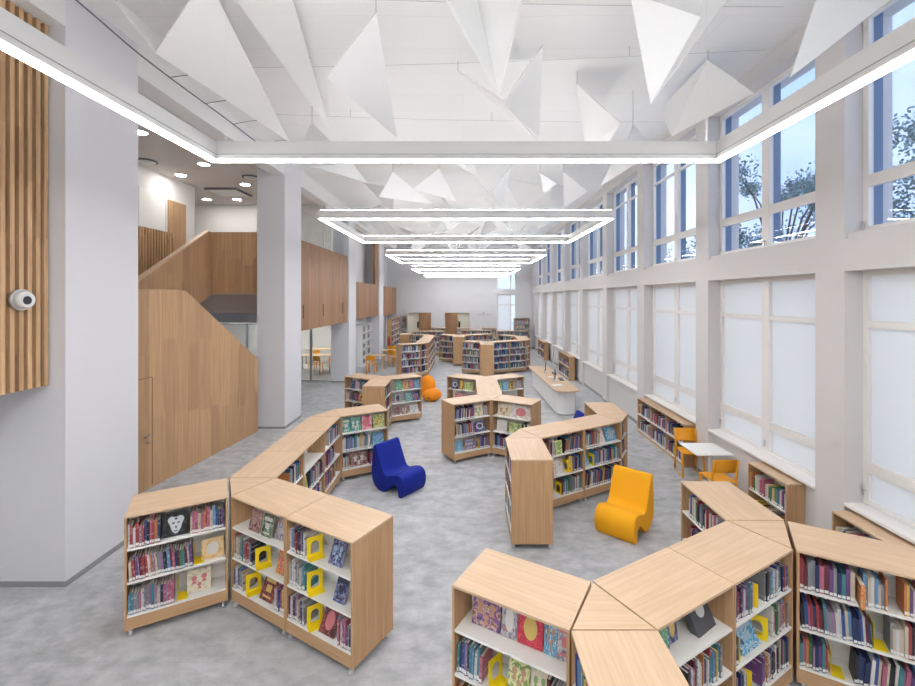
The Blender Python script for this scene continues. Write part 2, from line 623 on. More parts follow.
struct(MB().box(-15, 5.2, -4, YF + .6, -0.17, FZ).build('floor', M['floor']), 'mottled grey carpet tile floor of the library hall', 'floor')
struct(MB().box(XL, 5.0, -4, YF, CEIL, CEIL + .15).build('ceiling', M['ceiling']), 'high white ceiling with thin seams', 'ceiling')

# ---- window wall: piers, beam, head wall, parapets under the sills in one wall
NWIN = 9
w = MB()
W0, STEP, WL = 2.68, 2.9, 2.47
WIN = [(W0 + STEP * k, W0 + STEP * k + WL) for k in range(NWIN)]   # near, far edge
YB = -4
prev = YB
for a, b in WIN:
    w.box(XR, 5.05, prev, a, FZ, CEIL)               # pier
    w.box(4.56, 5.05, a, b, FZ, 0.84)                # wall under the sill
    w.box(XR, 5.05, a, b, 3.62, 4.00)               # beam
    w.box(XR + .04, 5.05, a, b, 4.00, 4.07)
    w.box(XR + .0, 5.05, a, b, 6.64, CEIL)          # head
    prev = b
w.box(XR, 5.05, prev, YF, FZ, CEIL)
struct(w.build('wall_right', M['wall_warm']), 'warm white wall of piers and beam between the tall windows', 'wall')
b_ = MB()
prev = YB
for a, b in WIN:
    b_.box(XR - .012, XR, prev, a, FZ, 0.03)
    b_.box(4.548, 4.56, a, b, FZ, 0.03)
    prev = b
b_.box(XR - .012, XR, prev, YF, FZ, 0.03)
struct(b_.build('baseboard_right', M['skirt']))
for k, (a, b) in enumerate(WIN):
    if k == 0:
        s0 = a
    struct(MB().box(4.47, 4.70, a + .002, b - .002, 0.84, 0.88).build('trim_%d' % (k + 1), M['frame'], bevel=.008),
           'window sill board', 'sill')


def window(n, a, b, rows, rails, zb, zt, lower):
    """a near, b far edge. rows: list of pane z ranges"""
    root = empty('window_%d' % n, (XG, a, zb))
    root['kind'] = 'structure'
    H = zt - zb
    L = b - a
    fr = MB()
    t = 0.07
    fr.box(0, .06, 0, t, 0, H).box(0, .06, L - t, L, 0, H)
    fr.box(0, .06, t, L - t, 0, .07 if not lower else .05).box(0, .06, t, L - t, H - .07, H)
    fr.build('frame', M['frame'], root)
    c = L / 2
    MB().box(-.01, .06, c - .085, c + .085, .05, H - .05).build('mullion', M['frame'], root, bevel=.006)
    for (r0, r1) in rails:
        for y0, y1 in ((t, c - .085), (c + .085, L - t)):
            MB().box(.0, .055, y0, y1, r0 - zb, r1 - zb).build('rail', M['frame'], root)
    for (r0, r1) in rows:
        for y0, y1 in ((t, c - .085), (c + .085, L - t)):
            if lower:
                MB().box(.035, .04, y0, y1, r0 - zb, r1 - zb).build('blind', M['blind'], root)
            else:
                MB().box(.035, .041, y0, y1, r0 - zb, r1 - zb).build('pane', M['glass'], root)
    if not lower:
        # deep outer jambs with blue-grey metal cladding
        o = MB()
        for y0 in (L - t - .001, c - .085 - .001):
            o.box(.06, .17, y0, y0 + .03, 0, H)
        o.build('outer_jamb', M['reveal'], root)
    for y0 in (L - .03, c):
        MB().cyl((-.035, y0, .18 if lower else .12), .012, .035, 'x', 10).box(-.035, -.022, y0 - .008, y0 + .008, .1 if lower else .05, .2 if lower else .13).build('handle', M['chrome'], root)
    return root


for k, (a, b) in enumerate(WIN):
    window(k + 1, a, b, [(.93, 1.25), (1.38, 2.95), (3.03, 3.57)], [(1.25, 1.38), (2.95, 3.03)], .88, 3.62, True)
    window(k + 11, a, b, [(4.14, 4.60), (4.74, 6.10), (6.15, 6.57)], [(4.60, 4.74), (6.10, 6.15)], 4.07, 6.64, False)

# ---- far wall with two door openings and a tall window
fw = MB()
FWX0, FWX1 = XL - .7, 5.05
dz = 2.36
door1 = (-3.92, -3.17)      # opening in the wall
door2 = (-.54, .27)
win_f = (2.10, 3.37)
xs = [FWX0, door1[0], door1[1], door2[0], door2[1], win_f[0], win_f[1], FWX1]
for i in range(0, 8, 2):
    fw.box(xs[i], xs[i + 1], YF, YF + .25, FZ, CEIL)
for d in (door1, door2):
    fw.box(d[0], d[1], YF, YF + .25, dz - .05, CEIL)
fw.box(win_f[0], win_f[1], YF, YF + .25, FZ, .5)
fw.box(win_f[0], win_f[1], YF, YF + .25, 3.55, 3.85)
fw.box(win_f[0], win_f[1], YF, YF + .25, 5.9, CEIL)
struct(fw.build('wall_far', plain('end wall paint', (.62, .62, .64), .85)), 'white end wall of the hall with two doorways and a tall window', 'wall')
for n, d, lx in ((1, door1, (door1[1] + .02, door1[1] + .82)), (2, door2, (door2[0] - .85, door2[0] - .02))):
    root = struct(empty('door_%d' % n, (d[0], YF, 0)))
    MB().box(lx[0] - d[0], lx[1] - d[0], -.06, -.015, 0.01, dz).build('leaf', M['panel2'], root)
    MB().box(0, d[1] - d[0], .25, .3, 0, dz).build('corridor_wall', M['pale'], root)  # plain pale panel closing the opening
    MB().box(.62 if n == 1 else .02, .72 if n == 1 else .14, .1, .24, 1.35, 1.75).build('wall_phone', M['black'], root)
fr = struct(empty('window_30', (win_f[0], YF + .08, .5)))
WW = win_f[1] - win_f[0]
m_ = MB()
for z0, z1 in ((0, 3.05), (3.35, 5.4)):
    m_.box(0, .07, 0, .08, z0, z1).box(WW - .07, WW, 0, .08, z0, z1).box(.07, WW - .07, 0, .08, z0, z0 + .07).box(.07, WW - .07, 0, .08, z1 - .07, z1)
    m_.box(.88, .96, 0, .08, z0 + .07, z1 - .07)
m_.box(.07, .88, 0, .08, 2.3, 2.38).box(.96, WW - .07, 0, .08, 2.3, 2.38)
m_.build('frame', M['frame'], fr)
MB().box(.07, .88, .03, .036, .07, 2.3).box(.07, .88, .03, .036, 2.38, 2.98).build('blind', M['blind'], fr)
MB().box(.96, WW - .07, .03, .036, .07, 2.98).build('pane', M['glass'], fr)
MB().box(.07, .88, .03, .036, 3.42, 5.33).box(.96, WW - .07, .03, .036, 3.42, 5.33).build('pane', M['glass'], fr)
# faint lettering on the far wall
sg = MB()
rr = random.Random(3)
x = 0
while x < .95:
    wd = rr.choice((.03, .05, .06))
    hh = .09 + (.05 if rr.random() < .35 else 0)
    sg.box(x, x + .015, -.012, 0, 0, hh)
    if wd > .03:
        sg.box(x + .015, x + wd, -.012, 0, .0, .02)
        sg.box(x + .015, x + wd, -.012, 0, .07, .09)
    x += wd + .02
sg.box(.40, .56, -.012, 0, .13, .16).box(.45, .51, -.012, 0, .16, .24)
tag(sg.build('wall_lettering', M['grn'], loc=(.72, YF, 2.12)), 'small grey green lettering with a little emblem on the far white wall', 'lettering')

# ---- left side: blocks and columns
PITCH = 6.11


def column(y0, label, x0=-5.36):
    o = empty('column', (x0, y0, 0))
    MB().box(0, XL - x0, 0, 1.11, FZ, CEIL).build('shaft', M['wall_cool'], o)
    MB().box(-.0, XL - x0 + .012, -.012, 1.12, FZ, .0).build('skirting', M['skirt'], o)
    return tag(o, label, 'column', 'square white columns on the gallery side')


struct(MB().box(-5.9, 5.05, -4.2, -4.0, FZ, CEIL).build('wall_near_unseen', M['wall']))  # unseen rear wall, added to keep blue sky light out from behind
struct(MB().box(-5.9, -5.6, -4, 5.04, FZ, CEIL).build('wall_near_left_unseen', M['wall']))  # unseen side wall, added to close off sky light at the near left
struct(MB().box(-12, XL, 5.05, 6.17, FZ, CEIL).build('wall_left', M['wall_cool']), 'big white wall block at the left edge', 'wall')
struct(MB().box(-12, XL + .01, 5.04, 5.05, FZ, .01).box(XL, XL + .012, 5.05, 6.17, FZ, .01).build('baseboard_left', M['skirt']))
column(11.16, 'square white column nearest the camera beside the oak stair wall')
column(17.27, 'middle square white column beside the glazed room')
column(23.38, 'farthest square white column near the tall wall bookcase')
hd_ = MB()
for ya, yb in ((-4, 5.05), (6.17, 11.16), (12.27, 17.27), (18.38, 23.38), (24.49, YF)):
    hd_.box(XL - (.35 if ya > 0 else .96), XL, ya, yb, 6.455, CEIL)
struct(hd_.build('trim_20', M['wall']), 'white header wall above the gallery openings', 'header')
struct(MB().box(-15, XL - .35, 6.17, YF, 6.77, 6.9).build('trim_21', M['gceil']), 'gallery ceiling', 'ceiling')
# left wall of rear bays
struct(MB().box(-5.5, -5.36, 18.38, YF, FZ, CEIL).build('wall_rear_left', M['wall']), 'white wall behind the rear left bays', 'wall')
# gallery walls
struct(MB().box(-8.7, -8.5, 6.17, 13.64, 2.87, 6.77).build('wall_gallery_side', M['wall']), 'white side wall of the gallery', 'wall')
struct(MB().box(-14, -5.0, 16.2, 16.35, 3.41, 6.77).build('wall_gallery_back', M['wall']), 'back wall of the gallery', 'wall')
struct(MB().box(-14, -8.7, 13.64, 13.8, 3.41, 6.77).build('wall_gallery_return', M['wall']), 'return wall', 'wall')
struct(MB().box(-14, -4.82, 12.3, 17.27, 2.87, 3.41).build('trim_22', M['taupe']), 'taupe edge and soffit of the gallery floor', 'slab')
struct(MB().box(-14, -5.37, 17.35, 17.6, 2.33, 3.41).build('trim_23', M['wall_cool']), 'grey bulkhead above the glazed partition', 'bulkhead')
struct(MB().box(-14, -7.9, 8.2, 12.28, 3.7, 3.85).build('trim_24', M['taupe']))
struct(MB().box(-14.2, -14, 6.17, YF, FZ, 6.9).build('wall_outer_left', M['wall']))
struct(MB().box(-14, -5.5, 25, 25.2, FZ, 3.4).build('wall_room_back', M['wall']), 'back wall of the glazed room', 'wall')
struct(MB().box(-14, -5.5, 17.6, 25, 2.6, 2.7).build('trim_25', M['gceil']), 'ceiling of the glazed room', 'ceiling')
rl = MB()  # glowing ceiling panels added to brighten the dark glazed room
for x in (-11, -8.2):
    rl.box(x, x + 1.2, 20, 20.3, 2.57, 2.6).box(x, x + 1.2, 22.5, 22.8, 2.57, 2.6)
tag(rl.build('added_room_lights', emit('added room light', (1.0, 0.96, 0.9), 16.0)), 'flat light panels added to brighten the glazed room', 'ceiling light')
# glazed partition of the room behind the columns
gp = struct(empty('window_31', (-13.9, 17.48, 0)))
m_ = MB()
for x in (0, 2.0, 4.0, 5.05, 7.62):
    m_.box(x, x + .09, 0, .08, 0, 2.33)
m_.box(0, 8.5, 0, .08, 0, .05)
m_.box(0, 8.5, 0, .08, 2.28, 2.33)
m_.build('frame', M['chrome'], gp)
MB().box(.09, 8.5, .035, .045, .05, 2.28).build('pane', M['glassin'], gp)
gp2 = struct(empty('window_32', (-4.86, 12.3, 4.95)))
MB().box(0, .012, 0, 4.95, 0, .95).build('pane', M['glassin'], gp2)
MB().box(-.01, .03, 2.5, 2.54, 0, 1.5).build('frame', M['chrome'], gp2)
# gallery door
gd = struct(empty('door_3', (-8.5, 12.35, 3.9)))
MB().box(0, .05, 0, .78, 0, 2.2).build('leaf', M['panel'], gd)
MB().box(.05, .1, .62, .7, .95, 1.0).build('handle', M['chrome'], gd)
MB().box(0, .03, -.06, 0, 0, 2.26).box(0, .03, 0, .84, 2.2, 2.26).build('frame', M['frame'], gd)
gd = struct(empty('door_4', (-8.5, 11.25, 3.9)))
MB().box(0, .04, 0, 1.0, 0, 2.3).build('leaf', M['white'], gd)

# gallery downlights / vents
for i, (x, y, lb) in enumerate(((-6.78, 9.04, 'round recessed downlight nearest the left wall block'), (-8.0, 12.2, 'round recessed downlight in front of the gallery door'),
                                (-6.75, 11.2, 'round recessed downlight beside the corner of the big light frame'), (-6.7, 13.2, 'round recessed downlight closest to the front column'),
                                (-9.05, 15.2, 'left of the two far downlights at the gallery back wall'), (-8.0, 15.2, 'right of the two far downlights at the gallery back wall'))):
    d = empty('downlight', (x, y, 6.74))
    MB().cyl((0, 0, 0), .15, .03).build('trim_ring', M['white'], d)
    MB().cyl((0, 0, -.006), .125, .006).build('lens', M['down'], d)
    tag(d, lb, 'downlight', 'gallery downlights')
for x, y, lb in ((-8.07, 11.0, 'round slotted air vent by the left wall block'), (-6.15, 12.45, 'round slotted air vent beside the front column')):
    v = empty('air_vent', (x, y, 6.765))
    MB().cyl((0, 0, -.03), .24, .03, n=28).build('rim', M['dark'], v)
    for r_ in (.19, .11):
        MB().cyl((0, 0, -.04 - (.02 if r_ < .15 else 0)), r_, .02, n=28).build('cone', M['housing'], v)
    tag(v, lb, 'air vent', 'round vents in the gallery ceiling')
ac = empty('ceiling_air_conditioner', (-7.75, 14.2, 6.765))
MB().box(-.45, .45, -.45, .45, -.045, 0).build('panel', M['white'], ac, bevel=.02)
MB().box(-.5, .5, -.52, -.47, -.05, -.0).box(.47, .52, -.5, .5, -.05, -.0).build('air_slot', M['dark'], ac)
tag(ac, 'flat ceiling air conditioner with dark curved air slot in the gallery', 'air conditioner')


# ---- oak stair wall with slanted top
def slanted_wall(name, p0, p1, prof, thick, mat, label, cat, cap=None):
    """prof: list of (distance along, z) of the outline, closed"""
    d = Vector((p1[0] - p0[0], p1[1] - p0[1], 0))
    ang = math.atan2(d.y, d.x)
    root = empty(name, (p0[0], p0[1], 0), ang)
    MB().extrude(prof, 0, thick, 'y').build('panel', mat, root)
    tag(root, label, cat)
    return root


st = slanted_wall('stair_wall', (-5.72, 6.2), (-5.22, 10.9), [(0, FZ), (4.73, FZ), (4.73, 1.78), (2.30, 3.45), (0, 3.45)], .14, M['panel'],
                  'tall oak clad stair wall with slanted top behind the left bookcases', 'stair wall')
# flush door in the stair wall: seams and lever
MB().box(1.51, 1.518, -.004, 0, 0, 1.9).box(.6, 1.51, -.004, 0, 1.9, 1.908).build('door_seam', M['slatback'], st)
MB().box(1.33, 1.45, -.05, -.03, .88, .9).box(1.43, 1.45, -.03, 0, .88, .9).cyl((1.44, -.012, .76), .018, .012, 'y', 10).build('door_lever', M['chrome'], st)
fl = slanted_wall('stair_parapet', (-6.7, 6.3), (-6.7, 11.5), [(0, .9), (5.2, 3.42), (5.2, 5.03), (5.05, 5.03), (0, 2.16)], .1, M['panel'],
                  'sloping oak stair parapet rising to the landing', 'parapet')
MB().extrude([(0, 2.16), (5.05, 5.03), (5.05, 5.07), (0, 2.2)], -.01, .11, 'y').build('handrail', M['top'], fl)
la = MB().box(0, 1.315, 0, .1, 0, 1.62).build('landing_parapet', M['panel'], loc=(-6.69, 11.42, 3.41))
tag(la, 'horizontal oak landing parapet left of the front column', 'parapet')
# slatted balustrade
sb = empty('slatted_balustrade', (-8.0, 8.5, 3.86))
m_ = MB()
for i in range(34):
    m_.box(0, .045, i * .1, i * .1 + .05, 0, 1.2)
m_.build('slats', M['slat'], sb)
MB().box(-.05, 0, 0, 3.4, 0, 1.2).build('backing', M['slatback'], sb)
tag(sb, 'dark slatted oak balustrade in front of the gallery door', 'balustrade')

# oak panels hanging between the columns
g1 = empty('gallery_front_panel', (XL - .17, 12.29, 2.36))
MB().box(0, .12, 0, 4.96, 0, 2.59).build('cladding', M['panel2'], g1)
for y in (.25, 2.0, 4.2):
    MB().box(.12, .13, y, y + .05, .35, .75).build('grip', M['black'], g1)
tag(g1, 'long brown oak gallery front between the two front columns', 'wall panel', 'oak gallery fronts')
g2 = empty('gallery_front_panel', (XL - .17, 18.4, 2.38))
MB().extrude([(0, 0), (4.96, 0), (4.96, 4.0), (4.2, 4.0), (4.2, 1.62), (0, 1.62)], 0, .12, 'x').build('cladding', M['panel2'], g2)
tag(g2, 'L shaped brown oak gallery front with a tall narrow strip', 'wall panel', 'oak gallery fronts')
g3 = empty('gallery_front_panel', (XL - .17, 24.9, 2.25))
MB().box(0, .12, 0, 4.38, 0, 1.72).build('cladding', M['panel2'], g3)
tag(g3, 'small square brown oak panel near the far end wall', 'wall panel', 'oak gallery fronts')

# slatted oak wall panel at the left edge
sp = empty('slatted_wall_panel', (-4.98, 1.6, 2.29))
m_ = MB()
y = 0.0
while y < 3.42:
    m_.box(.06, .15, y, y + .048, 0, 4.16)
    y += .094
m_.build('slats', M['slat'], sp)
MB().box(0, .06, 0, 3.445, 0, 4.16).build('backing', M['slatback'], sp)
tag(sp, 'vertical oak slat panel hanging on the wall at the left edge', 'slat panel')
pj = empty('spot_camera', (-4.83, 4.69, 3.28))
MB().cyl((0, 0, 0), .115, .05, 'x', 28).build('mount', M['chrome'], pj)
MB().cyl((.05, 0, 0), .10, .06, 'x', 28, .08).build('body', M['housing'], pj)
MB().cyl((.11, -.01, -.005), .045, .006, 'x', 24).build('lens', M['black'], pj)
tag(pj, 'round grey camera with black lens on the oak slat panel', 'camera')


# ------------------------------------------------------------------ light frames
def light_frame(y0, y1, label):
    root = empty('light_frame', (0, y0, 4.655))
    hw, t, h = 2.5, .05, .15
    L = y1 - y0
    hs = MB()
    hs.box(-hw - t, hw + t, -t, t, 0.01, h).box(-hw - t, hw + t, L - t, L + t, 0.01, h)
    hs.box(-hw - t, -hw + t, t, L - t, 0.01, h).box(hw - t, hw + t, t, L - t, 0.01, h)
    hs.build('housing', M['housing'], root)
    d = MB()
    s = .029
    d.box(-hw - s, hw + s, -s, s, -.002, .01).box(-hw - s, hw + s, L - s, L + s, -.004, .01)
    d.box(-hw - s, -hw + s, s, L - s, -.004, .01).box(hw - s, hw + s, s, L - s, -.004, .01)
    d.build('diffuser', M['strip'], root)
    g = MB()
    g.box(-hw + t, hw - t, L - t - .003, L - t, .05, .056)
    g.box(-hw + t, -hw + t + .003, t, L - t, .05, .056).box(hw - t - .003, hw - t, t, L - t, .05, .056)
    g.build('seam', M['groove'], root)
    u = MB()
    u.box(-hw, hw, -.02, .02, h, h + .012).box(-hw, hw, L - .02, L + .02, h, h + .012)
    u.box(-hw - .02, -hw + .02, .02, L - .02, h, h + .012).box(hw - .02, hw + .02, .02, L - .02, h, h + .012)
    if y0 < 5:
        # low lips either side of the uplight channel
        lp = MB()
        for a in (-hw - t, -hw + t - .006, hw - t, hw + t - .006):
            lp.box(a, a + .006, t, L - t, h, h + .03)
        for a in (-t, t - .006, L - t, L + t - .006):
            lp.box(-hw - t, hw + t, a, a + .006, h, h + .03)
        lp.build('lip', M['housing'], root)
    u.build('uplight', M['up'], root)
    for x in (-hw + .12, hw - .12):
        for y in (0, L):
            MB().cyl((x, y, h), .0012, CEIL - 4.655 - h, n=6).build('hanger', M['housing'], root)
    tag(root, label, 'ceiling light', 'rectangular light frames')


light_frame(-3.5, -.5, 'unseen rectangular light frame added behind the viewer')  # out of view, added to light the near end of the hall
light_frame(.9, 4.31, 'biggest nearest rectangular light frame across the top')
light_frame(7.5, 10.6, 'second nearest rectangular light frame above the middle of the hall')
light_frame(13.8, 16.9, 'third rectangular light frame counted from the front')
light_frame(20.3, 23.7, 'fourth rectangular light frame counted from the front')
light_frame(26.2, 27.7, 'rectangular light frame nearest the far end wall')


# ------------------------------------------------------------------ ceiling sails
def P(x, y, z):
    Y = F_PX * (z - CAM_H) / (298.0 - y)
    return Vector(((x - 466) / F_PX * Y, Y, z))


def sail(faces, label, parts=None):
    """faces: list of vertex lists (3D). each is a thin folded board"""
    o = empty('ceiling_sail', faces[0][0])
    base = Vector(faces[0][0])
    for k, f in enumerate(faces):
        v = [Vector(q) - base for q in f]
        n = (v[1] - v[0]).cross(v[2] - v[0]).normalized() * .012
        m = MB()
        c = len(v)
        m.v = [tuple(q - n) for q in v] + [tuple(q + n) for q in v]
        m.face(list(range(c))[::-1])
        m.face([c + i for i in range(c)])
        for i in range(c):
            j = (i + 1) % c
            m.face([i, j, c + j, c + i])
        m.build('fabric_face', M['sail'], o)
    hi = max((Vector(q) for f in faces for q in f), key=lambda q: q.z)
    if hi.z < CEIL - .02:
        MB().cyl(tuple(hi - base), .003, CEIL - hi.z, n=6).build('suspension_wire', M['dark'], o)
    tag(o, label, 'ceiling sail', 'white triangular ceiling sails')
    return o


sail([[P(155, 52, 6.25), P(206, -25, 6.8), P(289, 141, 5.85)], [P(155, 52, 6.25), P(289, 141, 5.85), P(107, -8, 6.8)]],
     'big bright white triangular sail nearest the left header wall')
sail([[P(326.6, 77, 6.1), P(376, 12, 6.75), P(397, 138, 5.75)]], 'bright white triangular sail second from the left at the top')
sail([[P(443, -6, 6.5), P(476, -6, 6.8), P(499, 95, 5.75)], [P(476, -6, 6.8), P(524, -8, 6.5), P(499, 95, 5.75)]],
     'folded white sail pointing down at the top centre')
sail([[P(542.6, 45, 6.7), P(504, 101, 6.2), P(539, 138, 5.9)], [P(504, 101, 6.2), P(458, 71, 6.75), P(537, 140, 5.85)]],
     'pale grey sail with a thin left wing right of centre')
sail([[P(631, -5, 6.6), P(703, -8, 6.85), P(700, 18, 6.3), P(651, 104, 5.6)], [P(703, -8, 6.85), P(733, -8, 6.7), P(651, 104, 5.6)]],
     'large folded white sail pointing down right of the centre')
sail([[P(818, -6, 6.6), P(900, -8, 6.5), P(789.6, 78, 5.7)]], 'large plain sail at the upper right beside the near windows')
sail([[P(708, 60, 6.75), P(754, 93, 6.2), P(672, 136, 6.0)], [P(708, 60, 6.75), P(672, 136, 6.0), P(660, 110, 6.7)]],
     'grey white sail beside the second window')
sail([[P(577, 84, 6.7), P(621, 123, 6.1), P(607, 146, 6.0), P(586, 148, 6.1)]], 'dull white slanted sail right of centre above the light frame')
sail([[P(624, 150, 5.8), P(633, 125, 6.3), P(655, 150, 5.9)]], 'small upright white sail just above the big light frame')
sail([[P(300, 150, 6.0), P(312, 122, 6.5), P(345, 156, 5.8)]], 'small white sail left above the big light frame')
sail([[P(231, -8, 6.8), P(290, -8, 6.8), P(330, 130, 6.5)], ], 'long grey strip sail on the left of the ceiling')
sail([[P(378.7, 197, 5.9), P(393, 172, 6.5), P(432, 204, 5.8)]], 'bright white small sail under the big light frame left of centre')
sail([[P(413, 189, 6.1), P(439, 168, 6.6), P(456, 201, 5.9)]], 'shaded grey small sail under the big light frame')
sail([[P(310, 166, 6.5), P(353, 164, 6.6), P(368, 183, 6.2)]], 'flat white sail under the big light frame near the first column')
sail([[P(563.5, 172, 6.55), P(588, 191, 6.1), P(563.7, 208, 5.8)]], 'bright white sail with upright left edge under the frame right of centre')
sail([[P(613, 160, 6.5), P(645, 158, 6.4), P(601, 186, 5.95)]], 'white sail under the frame near the fourth window')
sail([[P(540, 173, 6.3), P(557, 183, 6.1), P(543.8, 194, 5.9)]], 'tiny shaded sail under the big light frame')
sail([[P(511, 167, 6.6), P(492, 191, 6.1), P(502, 208, 5.9)]], 'narrow slanted grey sail under the frame at centre right')
sail([[P(462, 163, 6.6), P(474, 176, 6.4), P(503, 209, 5.9)], [P(448, 160, 6.7), P(474, 160, 6.7), P(478, 178, 6.3)]],
     'long thin sail reaching down at centre under the frame')
rs = random.Random(11)
far_names = ['over the round back bookcases', 'over the service desk', 'above the middle aisle', 'near the far columns', 'near the rear windows', 'at the far end']
n_s = 0
for yy in (13.2, 16.2, 18.8, 21.6, 24.6, 27.2):
    for xx in (-3.1, -1.1, .9, 2.9):
        px = xx + rs.uniform(-.4, .4)
        py = yy + rs.uniform(-.5, .5)
        a = rs.uniform(0, 2 * PI)
        l1, l2 = rs.uniform(1.0, 1.5), rs.uniform(.7, 1.1)
        A = Vector((px, py, 6.85))
        B = A + Vector((math.cos(a) * l1, math.sin(a) * l1, -rs.uniform(.2, .5)))
        C = A + Vector((math.cos(a + .9) * l2, math.sin(a + .9) * l2, -rs.uniform(.8, 1.2)))
        side = {-3.1: 'far left', -1.1: 'left of centre', .9: 'right of centre', 2.9: 'window side'}[xx]
        row = {13.2: 'first row behind the second light frame', 16.2: 'row above the third light frame', 18.8: 'row behind the third light frame',
               21.6: 'row above the fourth light frame', 24.6: 'row behind the fourth light frame', 27.2: 'last row by the end wall'}[yy]
        sail([[A, B, C]], 'small white sail, %s, %s' % (side, row))

# cable draped along the ceiling edge, left
cb = empty('ceiling_cable', (-4.6, 4.8, 6.8))
pts = [(0.02, 0, .02), (.04, .5, -.03), (.05, 1.2, -.1), (.06, 2.2, -.12), (.05, 3.4, -.1), (.06, 4.6, -.12), (.05, 6, -.08)]
MB().tube(spline(pts, 5, False) + [pts[-1]], .010, 6).build('cable', M['dark'], cb)
for i, yy in enumerate((.05, 1.9, 2.8, 3.7, 4.8, 5.6)):
    MB().tube([(.06, yy, -.1 if i else .02), (.35, yy + .1, .0), (.6, yy + .2, .06)], .006, 5).build('branch_wire', M['dark'], cb)
tag(cb, 'thin dark cable with side wires along the left ceiling edge', 'cable')
for i, pt in enumerate([((-3.8, 4.9), (3.8, 5.2)), ((-4.2, 6.6), (4.2, 6.1)), ((-4.0, 8.2), (4.1, 8.6)), ((-4.2, 10.5), (4.0, 10.1))]):
    (xa, ya), (xb, yb) = pt
    n = 9
    pp = [(xa + (xb - xa) * t / n, ya + (yb - ya) * t / n, 6.78 - .05 * math.sin(PI * t / n)) for t in range(n + 1)]
    o = MB().tube(pp, .0022, 5)
    for t in (2, 5, 7):
        o.cyl(pp[t], .003, 6.9 - pp[t][2], n=5)
    tag(o.build('tension_wire', M['groove']), 'thin ceiling wire stretched across, %s from the front' % ['first', 'second', 'third', 'fourth'][i], 'wire', 'tension wires under the ceiling')


# ================================================================== BOOKCASES
UL, UD = .9, .56
LIM_BOOKS = 292
n_books = 0
ORD = 'first second third fourth fifth sixth seventh eighth ninth tenth eleventh twelfth thirteenth fourteenth fifteenth sixteenth seventeenth eighteenth nineteenth twentieth'.split()
ORD += ['twenty-' + o for o in ORD[:9]] + ['thirtieth'] + ['thirty-' + o for o in ORD[:9]]


def book_mesh(cname):
    m = MB()
    m.box(0, 1, 0, .05, 0, 1)
    m.box(0, .10, .05, 1, 0, 1)
    m.box(.90, 1, .05, 1, 0, 1)
    return m.mesh('book_' + cname.replace(' ', '_'), COVER[cname])


BOOKME = {n: book_mesh(n) for n in NAMES}
PAGEME = MB().box(.10, .90, .051, .97, .02, .98).mesh('page_block', M['page'])
SPLME = MB().box(.02, .98, -.012, -.001, .05, .17).mesh('spine_label', M['spinelabel'])

# pieces drawn in one mesh: the rest of the books
stuff = MB()


def add_box(mb, Mx, mi):
    mb.box(0, 1, 0, 1, 0, 1, mi, Mx)


def pick(theme, rng):
    return rng.choices(NAMES, WEIGHTS[theme])[0]


def place_book(Mx, cname, label, group):
    o = link('book', BOOKME[cname])
    o.matrix_world = Mx
    p = link('page_block', PAGEME, o)
    s = link('spine_label', SPLME, o)
    tag(o, label, 'book', group)
    return o


def side_matrix(case, back):
    x, y, th = case['fl'][0], case['fl'][1], R(case['th'])
    Mx = Matrix.Translation((x, y, FZ)) @ Matrix.Rotation(th, 4, 'Z')
    if back:
        Mx = Mx @ Matrix.Translation((case['L'], case['D'], 0)) @ Matrix.Rotation(PI, 4, 'Z')
    return Mx


def books_run(case, shelf, x0, x1, theme='mixed', single=False, back=False, lean=0, t=(.013, .0255), h=(.19, .255), rng=random):
    global n_books
    S = side_matrix(case, back)
    z = case['decks'][shelf] + .001
    x = x0
    i = 0
    side = 'rear ' if back else ''
    shn = case['shn'][shelf]
    g = 'books on the %s shelf of %s' % (shn, case['short'])
    while True:
        tt = rng.uniform(*t)
        hh = rng.uniform(*h)
        dd = rng.uniform(.14, .19)
        if x + tt > x1:
            break
        a = R(lean)
        off = hh * math.sin(-a) if a < 0 else 0
        Mx = S @ Matrix.Translation((x + (off if a < 0 else 0), rng.uniform(.012, .035), z + (0 if a >= 0 else 0) + (tt * math.sin(a) if a > 0 else 0))) @ Matrix.Rotation(a, 4, 'Y') @ Matrix.Diagonal((tt, dd, hh, 1))
        c = pick(theme, rng)
        if single and n_books < LIM_BOOKS:
            k = case.setdefault('cnt', {}).get((shelf, back), 0)
            case['cnt'][(shelf, back)] = k + 1
            sz = 'thin' if tt < .018 else 'thick' if tt > .023 else 'medium'
            place_book(Mx, c, '%s %s book, %s from left, %s%s shelf of %s' % (sz, c, ORD[min(k, len(ORD) - 1)], side, shn, case['short']), g)
            n_books += 1
        else:
            add_box(stuff, Mx, NAMES.index(c))
            add_box(stuff, Mx @ Matrix.Translation((.06, -.02, .05)) @ Matrix.Diagonal((.88, .02, .1, 1)), len(NAMES))
        x += tt / max(.9, math.cos(a)) + rng.uniform(.0008, .003)
        i += 1


